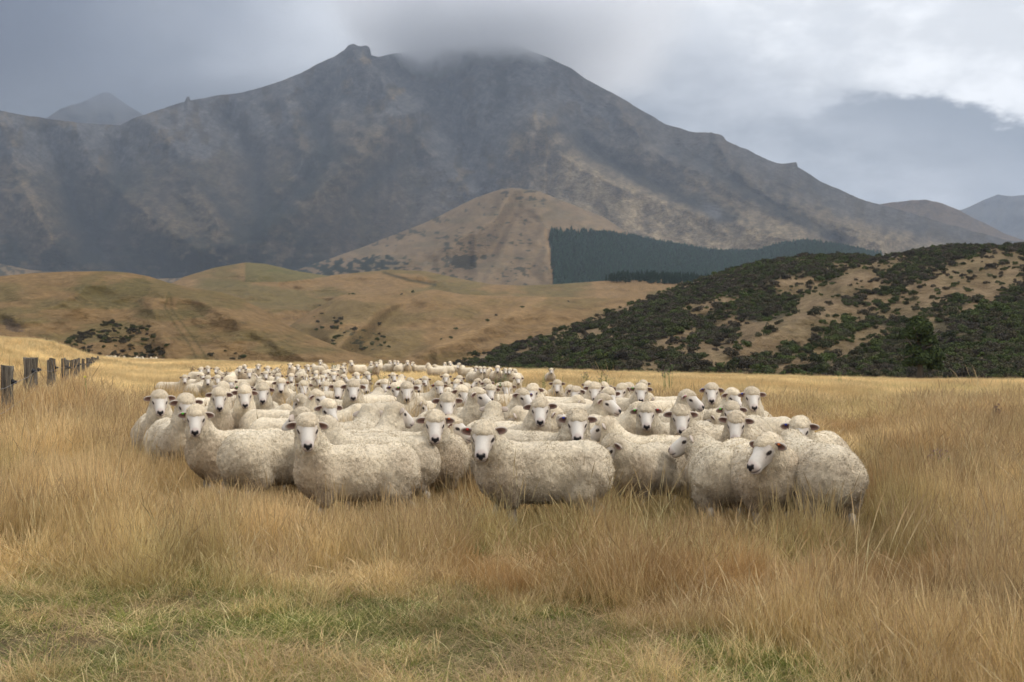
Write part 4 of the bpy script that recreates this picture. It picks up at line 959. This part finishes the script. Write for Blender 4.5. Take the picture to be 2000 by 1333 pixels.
# ------------------------------------------------------------ scrub, trees, plantation
m_leaf, nt, b = newmat('scrub_leaves', .8, .2)
nt.links.new(mul(nt, attr(nt, 'Col'), attr(nt, 'tint', 'INSTANCER')), b.inputs[0])
m_leaf2, nt, b = newmat('bush_leaves', .8, .2)
oi = nt.nodes.new('ShaderNodeObjectInfo'); rv = V(nt, oi.outputs['Random']).smooth(0, 1)
nt.links.new(mul(nt, attr(nt, 'Col'), mix(nt, rv, (.62, .58, .62), (1.15, 1.15, .85))), b.inputs[0])
m_bark, nt, b = newmat('bark', .95, .1); nt.links.new(attr(nt, 'Col'), b.inputs[0])
rg = np.random.default_rng(5)
def leaf_clumps(n, lobes, leaf, col0, col1, rg, zmin=None):
    """small leaf faces in the shell of several lobes (centre, radii)"""
    ps, cs = [], []
    wt = np.array([r[0]*r[1] for c_, r in lobes]); wt = wt/wt.sum()
    ls = rg.choice(len(lobes), n, p=wt)
    ctr = np.array([lobes[i][0] for i in ls]); rad = np.array([lobes[i][1] for i in ls])
    d = rg.normal(0, 1, (n, 3)); d /= np.linalg.norm(d, axis=1, keepdims=True); d[:, 2] = np.where(d[:, 2] < -.35, -d[:, 2], d[:, 2])
    bumpy = .78+.34*fbm(d[:, 0]*3+ls*7, d[:, 1]*3, 3, 3, d[:, 2]*3)
    p = ctr+d*rad*(bumpy*rg.uniform(.55, 1.06, n)**.5)[:, None]
    if zmin is not None: p[:, 2] = np.maximum(p[:, 2], zmin)
    nn = d+rg.normal(0, .5, (n, 3)); nn /= np.linalg.norm(nn, axis=1, keepdims=True)
    a = np.cross(nn, rg.normal(0, 1, (n, 3))); a /= np.linalg.norm(a, axis=1, keepdims=True); b_ = np.cross(nn, a)
    s = (leaf*rg.uniform(.6, 1.4, n))[:, None]
    v = np.stack([p-a*s, p-b_*s*.55, p+a*s, p+b_*s*.55], 1).reshape(-1, 3)
    f = np.arange(n*4).reshape(-1, 4); c_ = lerp3(np.array(col0)*np.ones((n, 3)), col1, rg.random(n))*rg.uniform(.7, 1.3, (n, 1))
    return v, f, np.repeat(c_, 4, 0)
def bush_parts(k, rg, dark):
    lobes = [((0, 0, .42), (.55, .5, .45))]+[((rg.uniform(-.55, .55), rg.uniform(-.5, .5), rg.uniform(.2, .65)), tuple(rg.uniform(.22, .42, 3))) for _ in range(5)]
    c0, c1 = ((.036, .033, .022), (.085, .070, .046)) if dark else ((.032, .042, .016), (.080, .095, .030))
    return leaf_clumps(520, lobes, .085, c0, c1, rg, 0.0), tube([(0, 0, -.4), (.02, 0, .1), (.05, .03, .45)], [.05, .04, .02], 5, (.08, .06, .045))
BP = [bush_parts(k, rg, k % 2 == 0) for k in range(6)]
BUSH_ME = [mesh_np('foliage', *BP[k][0][:2], [m_leaf2], BP[k][0][2], smooth=False) for k in range(6)]
BUSH_ST = [mesh_np('stem', BP[k][1][0], BP[k][1][1], [m_bark], np.tile(BP[k][1][2], (len(BP[k][1][0]), 1))) for k in range(6)]
def rot_scl(n, s0, s1, zs=1.0, tilt=.1):
    s = rg.uniform(s0, s1, n); return np.stack([rg.normal(0, tilt, n), rg.normal(0, tilt, n), rg.uniform(0, 6.28, n)], 1), np.stack([s, s, s*rg.uniform(.8, 1.2, n)*zs], 1)
# right hill: rejection sampling on the hill surface
def sample(L, n, dens):
    H_, W_ = L['P'].shape
    ar = np.hypot(np.gradient(L['X'], axis=1), 0)*np.abs(np.gradient(L['D'], axis=0)+.02); ar = np.where((L['P'] > -150) & (L['P'] < 2180), ar, 0)
    pr = (ar*dens(L['P'], L['Y'])).ravel(); k = rg.choice(H_*W_, n, p=pr/pr.sum())
    # scatter inside the cell
    i, j = k//W_, k % W_; i2, j2 = np.minimum(i+1, H_-1), np.minimum(j+1, W_-1); u, v = rg.random(n), rg.random(n)
    g = lambda A_: (A_[i, j]*(1-u)+A_[i, j2]*u)*(1-v)+(A_[i2, j]*(1-u)+A_[i2, j2]*u)*v
    return np.stack([g(L['X']), g(L['D']), g(L['Z'])], 1), L['P'].ravel()[k], L['Y'].ravel()[k]
ptR, pxR, pyR = sample(SC, 15000, lambda P, Y: scrub_cover(P, Y)**1.4+.05)
szR = rg.uniform(.45, 1.15, len(ptR))*(.8+.5*(rg.random(len(ptR)) < .15))
def left_patch(P, Y):
    n = fbm(P/14, Y/7, 93, 4)
    d = in_poly(P, Y, [(95, 680), (150, 655), (215, 628), (290, 640), (310, 668), (372, 690), (378, 712), (95, 712)])*1.0+in_poly(P, Y, [(410, 692), (450, 685), (480, 700), (430, 712), (405, 708)])*.8
    return d*sstep(.42, .58, n+.12*sstep(640, 700, Y))
ptL, pxL, pyL = sample(LF, 260, left_patch)
szL = rg.uniform(.28, .72, len(ptL))
vis = sorted(range(len(ptR)), key=lambda i: -szR[i]/ptR[i][1]*(1 if -20 < pxR[i] < 2020 else 0))
nearR = vis[:190]; restR = vis[190:]
def place_bush(p, s, k, label, group):
    o = bpy.data.objects.new('scrub_bush', None); COL.objects.link(o); o.location = (p[0], p[1], p[2]-.12*s); o.rotation_euler = (0, 0, rg.uniform(0, 6.28)); o.scale = (s, s, s*rg.uniform(.8, 1.15))
    o.empty_display_size = .3
    o['label'] = label; o['category'] = 'bush'; o['group'] = group
    for nm, me in (('foliage', BUSH_ME[k]), ('stem', BUSH_ST[k])):
        c_ = bpy.data.objects.new(nm, me); COL.objects.link(c_); c_.parent = o
if 1:
  for i in nearR: place_bush(ptR[i], szR[i], i % 6, 'rounded dark green scrub bush on the lower slopes of the right hill', 'scrub bushes on the right hillside')
for i in range(100): place_bush(ptL[i], szL[i]*1.15, (i % 3)*2, 'blackish spiky bush in the dark patch at the foot of the left hill', 'dark bushes at the foot of the left hill')
def leaf_proto(nm, k):
    v, f, c_ = cat([BP[k][0], BP[k][1]]); return bpy.data.objects.new(nm, mesh_np(nm, v, f, [m_leaf], c_, smooth=False))
LP = [leaf_proto('bushform%d' % k, k) for k in range(6)]
pts = np.concatenate([ptR[restR], ptL[100:]]); ss = np.concatenate([szR[restR], szL[100:]]); n = len(pts)
rt, _ = rot_scl(n, 1, 1); g_ = fbm(pts[:, 0]*.05, pts[:, 1]*.05, 95, 3)[:, None]
tn = rg.uniform(.5, 1.3, (n, 1))*(np.array([1.0, .95, .95])*(1-sstep(.45, .6, g_))+np.array([1.05, 1.15, .85])*sstep(.45, .6, g_))
pts[:, 2] -= .12*ss
scatter('hillside_scrub', pts, rt, np.stack([ss, ss, ss*rg.uniform(.8, 1.15, n)], 1), rg.integers(0, 6, n), LP, tn, kind='stuff', label='dark green scrub covering the right hillside')
# scattered dark tussocks on the mid hills
ptM, _, _ = sample(MD, 80, lambda P, Y: 1.0*in_poly(P, Y, [(655, 625), (740, 630), (760, 690), (640, 700)])+.02+.25*np.exp(-pl_dist(P, Y, [(600, 600), (650, 640), (700, 690)])/12))
rt, sc_ = rot_scl(len(ptM), .5, 1.3); scatter('distant_scrub', ptM, rt, sc_, rg.integers(0, 6, len(ptM)), [o.copy() for o in LP], np.full((len(ptM), 3), .9), kind='stuff', label='sparse dark scrub in the gullies of the tan hills')
# conifers of the plantation
def conifer(nm, rg):
    n = 300; z = rg.uniform(.08, 1, n)**.8; r = (1-z)*.26+.02; a = rg.uniform(0, 6.28, n); rr = r*rg.uniform(.5, 1.1, n)
    p = np.stack([rr*np.cos(a), rr*np.sin(a), z], 1); out = np.stack([np.cos(a), np.sin(a), -.35+0*a], 1)
    sd = np.stack([-np.sin(a), np.cos(a), 0*a], 1); s = (.05+.05*(1-z))[:, None]
    v = np.stack([p-sd*s, p+out*s*1.2, p+sd*s, p-out*s*.4], 1).reshape(-1, 3); c_ = np.array([.030, .078, .042])*rg.uniform(.6, 1.5, (n, 1))
    v2, f2, c2 = tube([(0, 0, -.05), (0, 0, .95)], [.02, .004], 4, (.05, .04, .03))
    v, f, c_ = cat([(v, np.arange(n*4).reshape(-1, 4), np.repeat(c_, 4, 0)), (v2, f2, c2)])
    return bpy.data.objects.new(nm, mesh_np(nm, v, f, [m_leaf], c_, smooth=False))
CP = [conifer('pineform%d' % k, rg) for k in range(4)]
ptF, pxF, pyF = sample(FH, 16000, lambda P, Y: in_poly(P, Y, FOREST)*1.0)
rt, sc_ = rot_scl(len(ptF), 7, 10.5, 1.0, .03); tn = np.ones((len(ptF), 3))*rg.uniform(.7, 1.3, (len(ptF), 1))
pw, _, _ = sample(BK, 420, lambda P, Y: in_poly(P, Y, [(1175, 552), (1200, 547), (1290, 546), (1345, 549), (1480, 556), (1480, 562), (1180, 553)])*1.0)
rt2, sc2 = rot_scl(len(pw), 4.0, 6.0, 1.0, .03)
scatter('pine_plantation', ptF, rt, sc_, rg.integers(0, 4, len(ptF)), CP, tn, kind='stuff', label='dark green pine plantation on the foothill behind the tan hills')
scatter('pine_shelterbelt', pw, rt2, sc2, rg.integers(0, 4, len(pw)), [o.copy() for o in CP], np.full((len(pw), 3), .6), kind='stuff', label='dark row of pines along the tan plateau')
# the broad tree at the foot of the right hill
def tree(px, Y_, H_, label):
    x = (px-CX)/F*Y_; z = float(ground(np.array([x]), np.array([Y_]))[0])
    o = bpy.data.objects.new('broadleaf_tree', None); COL.objects.link(o); o.location = (x, Y_, z-.1); o['label'] = label; o['category'] = 'tree'
    limbs = [tube([(0, 0, 0), (.02*H_, 0, .25*H_), (-.02*H_, 0, .5*H_), (.03*H_, 0, .85*H_)], [.055*H_, .045*H_, .03*H_, .008*H_], 8, (.10, .085, .065))]
    for k in range(9):
        a = rg.uniform(0, 6.28); z0 = rg.uniform(.25, .7)*H_; r = rg.uniform(.16, .28)*H_
        limbs.append(tube([(0, 0, z0), (r*.5*math.cos(a), r*.5*math.sin(a), z0+.07*H_), (r*math.cos(a), r*math.sin(a), z0+.2*H_)], [.022*H_, .014*H_, .004*H_], 5, (.12, .10, .08)))
    v, f, c_ = cat(limbs); obj('trunk', mesh_np('trunk', v, f, [m_bark], c_), o)
    lobes = [((0, 0, .80*H_), (.20*H_, .2*H_, .17*H_)), ((-.14*H_, 0, .72*H_), (.14*H_, .14*H_, .12*H_)), ((.13*H_, .05, .64*H_), (.15*H_, .15*H_, .12*H_)), ((.20*H_, 0, .42*H_), (.17*H_, .16*H_, .14*H_)), ((-.08*H_, 0, .50*H_), (.13*H_, .13*H_, .11*H_)),
             ((.05*H_, -.1, .36*H_), (.17*H_, .17*H_, .14*H_)), ((.24*H_, .1, .28*H_), (.12*H_, .12*H_, .10*H_)), ((-.03*H_, 0, .93*H_), (.10*H_, .1*H_, .07*H_)), ((-.12*H_, .1, .33*H_), (.10*H_, .1*H_, .09*H_))]
    v, f, c_ = leaf_clumps(6500, lobes, .030*H_, (.016, .026, .010), (.045, .062, .020), rg)
    obj('crown', mesh_np('crown', v, f, [m_leaf2], c_, smooth=False), o)
tree(1795, 93, 4.6, 'broad dark tree with gaps in its crown at the foot of the scrubby hill')
# ------------------------------------------------------------ fence along the left
m_post, nt, b = newmat('weathered_post', .95, .1)
oc = coord(nt); a = noise(nt, mapping(nt, oc, (22, 22, 1.6)), 1.5, 6, .7); a2 = noise(nt, oc, 9, 5, .7)
pc = mix(nt, a.smooth(.3, .72), (.05, .042, .035), (.21, .18, .14)); pc = mix(nt, a2.smooth(.55, .68)*.7, pc, (.26, .25, .20)); pc = mix(nt, a2.smooth(.45, .3)*.5, pc, (.10, .075, .045))
nt.links.new(pc, b.inputs[0]); bump(nt, b, a, .9, .02)
m_ins, nt, b = newmat('black_insulator', .5, .4); b.inputs[0].default_value = (.015, .015, .017, 1)
m_wire, nt, b = newmat('fence_wire', .5, .5); b.inputs[0].default_value = (.22, .21, .20, 1); b.inputs['Metallic'].default_value = .7
fence = bpy.data.objects.new('post_and_wire_fence', None); COL.objects.link(fence)
fence.location = (-7.1, 20, 0); fence['label'] = 'weathered square-post wire fence running into the distance along the grassy bank'; fence['category'] = 'fence'
def post_mesh(h, w, seed):
    r = np.random.default_rng(seed); nz = 9; vs = []
    for k in range(nz):
        z = h*(k/(nz-1)); sk = 1+.05*r.normal()
        for j, (a_, b_) in enumerate(((-1, -1), (0, -1.04), (1, -1), (1.04, 0), (1, 1), (0, 1.03), (-1, 1), (-1.04, 0))):
            vs.append((a_*w/2*sk+.006*r.normal(), b_*w/2*sk+.006*r.normal(), z+(.02*r.normal() if k == nz-1 else 0)))
    f = [(k*8+j, k*8+(j+1) % 8, (k+1)*8+(j+1) % 8, (k+1)*8+j) for k in range(nz-1) for j in range(8)]
    vs.append((0, 0, h+.01)); t_ = len(vs)-1; tri = [((nz-1)*8+j, (nz-1)*8+(j+1) % 8, t_) for j in range(8)]
    return mesh_np('post', np.array(vs), [np.array(f), np.array(tri)], [m_post], smooth=False)
def ins_mesh():
    bm = bmesh.new(); bmesh.ops.create_cone(bm, cap_ends=True, segments=10, radius1=.035, radius2=.022, depth=.07, matrix=Matrix.Rotation(R(90), 4, 'Y'))
    bmesh.ops.create_cone(bm, cap_ends=True, segments=8, radius1=.045, radius2=.045, depth=.012, matrix=Matrix.Translation((-.02, 0, 0)) @ Matrix.Rotation(R(90), 4, 'Y'))
    me = bpy.data.meshes.new('insulator'); bm.to_mesh(me); bm.free(); me.materials.append(m_ins); return me
INS = ins_mesh()
fy = [20, 24, 27, 30.8, 34.8, 38.5, 42.5, 46.5, 50.5, 54.5, 58.5, 62.5, 66.5, 70.5, 74.5, 78.5, 82.5, 86.5, 90.5, 94.5]
ftop = {20: 716, 24: 700, 27: 700, 30.8: 705, 34.8: 701, 38.5: 701, 42.5: 704}
tops = []
for k, y in enumerate(fy):
    x = -7.1-.275*(y-20)+.06*math.sin(k*2.7); g_ = float(ground(np.array([x]), np.array([y]))[0])
    yt = ftop.get(y, 703-5*(y-42.5)/52+1.2*math.sin(k*1.9)); h = EYE-(yt-HY)*y/F-g_+.3; h = min(max(h, .75), 1.6)
    p = obj('post', post_mesh(h, .128 if k < 3 else .115, k), fence); p.location = (x+7.1, y-20, g_-.3); p.rotation_euler = (.02*math.sin(k*5), .03*math.sin(k*3.1), .3*math.sin(k*7))
    q = obj('insulator', INS, p); q.location = (.10, 0, h-.22)
    tops.append((x+7.1+.14, y-20, g_-.3+h-.22))
for dzz in (0, -.30, -.52):
    pts_ = []
    ext = [(tops[0][0]+.275*4, tops[0][1]-4, tops[0][2])]+tops
    for A_, B_ in zip(ext[:-1], ext[1:]):
        for t in (0, .5): pts_.append(np.array(A_)*(1-t)+np.array(B_)*t-np.array([0, 0, .02*(t > 0)])+np.array([0, 0, dzz]))
    pts_.append(np.array(ext[-1])+np.array([0, 0, dzz]))
    v, f, c_ = tube(pts_, .003, 4); obj('wire', mesh_np('wire', v, f, [m_wire]), fence)
# ------------------------------------------------------------ weeds standing above the grass
m_weed, nt, b = newmat('weed', .8, .2); nt.links.new(attr(nt, 'Col'), b.inputs[0])
def weed(px, Y_, H_, kind, label, name):
    x = (px-CX)/F*Y_; g_ = float(ground(np.array([x]), np.array([Y_]))[0]); r = np.random.default_rng(int(px*7+Y_))
    o = bpy.data.objects.new(name, None); COL.objects.link(o); o.location = (x, Y_, g_-.02); o['label'] = label; o['category'] = 'weed'; o['group'] = 'weeds standing above the grass'
    stems, leaves, heads = [], [], []
    gcol = (.11, .17, .05) if kind != 'dry' else (.16, .11, .07)
    for s in range(4 if kind != 'flower' else 1):
        a = r.uniform(0, 6.28); b0 = np.array([r.normal(0, .04), r.normal(0, .04), 0]); tip = b0+np.array([.14*H_*math.cos(a)*r.random(), .14*H_*math.sin(a)*r.random(), H_*r.uniform(.75, 1)])
        stems.append(tube([b0, (b0+tip)/2+np.array([.02, 0, 0]), tip], [.008, .006, .004], 5, gcol))
        for q in range(9 if kind == 'leafy' else 3):
            t = r.uniform(.25, .92); c0 = b0*(1-t)+tip*t; aa = r.uniform(0, 6.28); L_ = r.uniform(.09, .17)*(1.25-t)*(1 if kind == 'leafy' else .6)
            dr = np.array([math.cos(aa), math.sin(aa), r.uniform(.0, .6)]); sd = np.array([-math.sin(aa), math.cos(aa), 0])*L_*.22
            leaves.append((np.array([c0, c0+dr*L_*.45-sd, c0+dr*L_*.45+sd, c0+dr*L_+np.array([0, 0, -.03])]), np.array([[0, 1, 3, 2]]), np.array(gcol)*r.uniform(.8, 1.6)))
        if kind in ('dry', 'thistle'):
            for q in range(5):
                c0 = tip+r.normal(0, .08*H_, 3)*np.array([1, 1, .8]); heads.append(leaf_clumps(14, [(tuple(c0), (.02, .02, .02))], .010, (.09, .05, .06) if kind == 'dry' else (.22, .13, .17), (.20, .12, .12), r))
                stems.append(tube([(tip*.85+b0*.15), c0], [.004, .003], 4, gcol))
        if kind == 'flower': heads.append(leaf_clumps(40, [(tuple(tip), (.03, .03, .02))], .014, (.60, .55, .06), (.7, .65, .1), r))
    v, f, c_ = cat(stems); obj('stem', mesh_np('stem', v, f, [m_weed], c_), o)
    if leaves: v, f, c_ = cat(leaves); obj('leaves', mesh_np('leaves', v, f, [m_weed], c_, smooth=False), o)
    if heads: v, f, c_ = cat(heads); obj('seed_heads' if kind != 'flower' else 'flower_head', mesh_np('heads', v, f, [m_weed], c_, smooth=False), o)
for px, Y_, H_, kd, lb in [(1058, 44, 1.05, 'leafy', 'leafy green weed left of the sheep in the gap behind the flock'), (1092, 46, .95, 'leafy', 'leafy green weed with a bent top between the green and purple ones'), (1180, 42, .95, 'leafy', 'leafy green weed above the pair of topknots right of centre'), (1298, 50, 1.05, 'thistle', 'tall thistle with mauve heads behind the right part of the flock'),
     (1308, 52, 1.15, 'thistle', 'tallest mauve-headed thistle behind the right part of the flock'), (1172, 44, 1.1, 'thistle', 'mauve thistle beside the leafy weed right of centre'), (1145, 50, .95, 'thistle', 'small thistle near the field edge behind the middle of the flock'), (976, 42, 1.0, 'thistle', 'thin thistle stalk in front of the last sheep of the rear line'), (990, 46, .95, 'leafy', 'slender green weed among the last sheep of the rear line'),
     (965, 38, .75, 'dry', 'single brown thistle bud on a stalk behind the centre of the flock'), (722, 58, .95, 'leafy', 'bright green weed left of the rear line of sheep'), (743, 56, .7, 'thistle', 'thistle in front of the sheep facing away in the rear line'), (783, 56, .7, 'thistle', 'purple thistle at the rump in the rear line'), (652, 60, 1.25, 'thistle', 'dark thistle stalk behind the tall white-faced sheep'),
     (543, 45, 1.12, 'dry', 'brown thistle heads in front of a round rump at the left rear'), (442, 52, 1.1, 'dry', 'brown weed clump above the left rear sheep'), (377, 60, .9, 'dry', 'faint dry weed left of the rear-left sheep'), (1838, 15.5, .42, 'thistle', 'dark-headed thistle standing alone in the grass on the right'), (1950, 26, .5, 'dry', 'dry brown stalk near the right edge of the field'),
     (1640, 60, .9, 'thistle', 'thin thistle near the tree side of the field edge'), (178, 27, .98, 'flower', 'single yellow flower on a thin stalk in front of the fence')]:
    weed(px, Y_, H_, kd, lb, 'flowering_weed' if kd == 'flower' else ('thistle' if kd in ('dry', 'thistle') else 'leafy_weed'))
# ------------------------------------------------------------ cloud round the summit and the hazy air
def vol_box(name, lo, hi, mat, **props):
    lo, hi = np.array(lo, float), np.array(hi, float)
    v = np.array([[lo[0] if not i & 1 else hi[0], lo[1] if not i & 2 else hi[1], lo[2] if not i & 4 else hi[2]] for i in range(8)])
    f = np.array([[0, 2, 3, 1], [4, 5, 7, 6], [0, 1, 5, 4], [2, 6, 7, 3], [0, 4, 6, 2], [1, 3, 7, 5]])
    return obj(name, mesh_np(name, v, f, [mat], smooth=False), **props)
HAZE = 0.00007
m_hz = bpy.data.materials.new('hazy_air'); m_hz.use_nodes = True; nt = m_hz.node_tree; nt.nodes.clear()
out = nt.nodes.new('ShaderNodeOutputMaterial'); pv = nt.nodes.new('ShaderNodeVolumePrincipled'); nt.links.new(pv.outputs[0], out.inputs['Volume'])
pv.inputs['Color'].default_value = (.62, .72, .88, 1); pv.inputs['Density'].default_value = HAZE; pv.inputs['Anisotropy'].default_value = .2
vol_box('haze', (-9000, -400, -150), (9000, 12500, 1085), m_hz, kind='stuff')

def cloud_mat(name, dens, nscale, zlo, zsoft, xf, amp, col):
    """density rises above a noisy floor and fades towards the sides"""
    m = bpy.data.materials.new(name); m.use_nodes = True; nt = m.node_tree; nt.nodes.clear()
    out = nt.nodes.new('ShaderNodeOutputMaterial'); pv = nt.nodes.new('ShaderNodeVolumePrincipled'); nt.links.new(pv.outputs[0], out.inputs['Volume'])
    oc = coord(nt); sp = nt.nodes.new('ShaderNodeSeparateXYZ'); nt.links.new(oc, sp.inputs[0])
    x, y, z = (V(nt, sp.outputs[i]) for i in range(3))
    n_ = noise(nt, oc, nscale, 4, .6)
    floor = (n_-.5)*amp+zlo
    d_ = (z-floor).smooth(0, zsoft)*(x.smooth(xf[0], xf[1]))*(1.0-x.smooth(xf[2], xf[3]))*(y.smooth(*xf[4]))*(1.0-y.smooth(*xf[5]))*(.25+n_.smooth(.30, .66)*1.1)
    nt.links.new((d_*dens).k, pv.inputs['Density']); pv.inputs['Color'].default_value = (*col, 1); pv.inputs['Anisotropy'].default_value = .5
    return m
m_c1 = cloud_mat('summit_cloud', .020, .0085, 900, 130, (-600, -250, 0, 640, (4150, 4300), (5500, 5900)), 330, (.985, .99, 1.0))
vol_box('cloud', (-600, 4120, 800), (700, 5950, 1235), m_c1, kind='stuff')
m_c2 = cloud_mat('hanging_cloud', .0052, .0018, 880, 500, (-3900, -3600, -3000, -420, (5300, 5500), (6400, 6700)), 620, (.56, .61, .69))
vol_box('cloud', (-4000, 5250, 700), (-250, 6750, 2100), m_c2, kind='stuff')
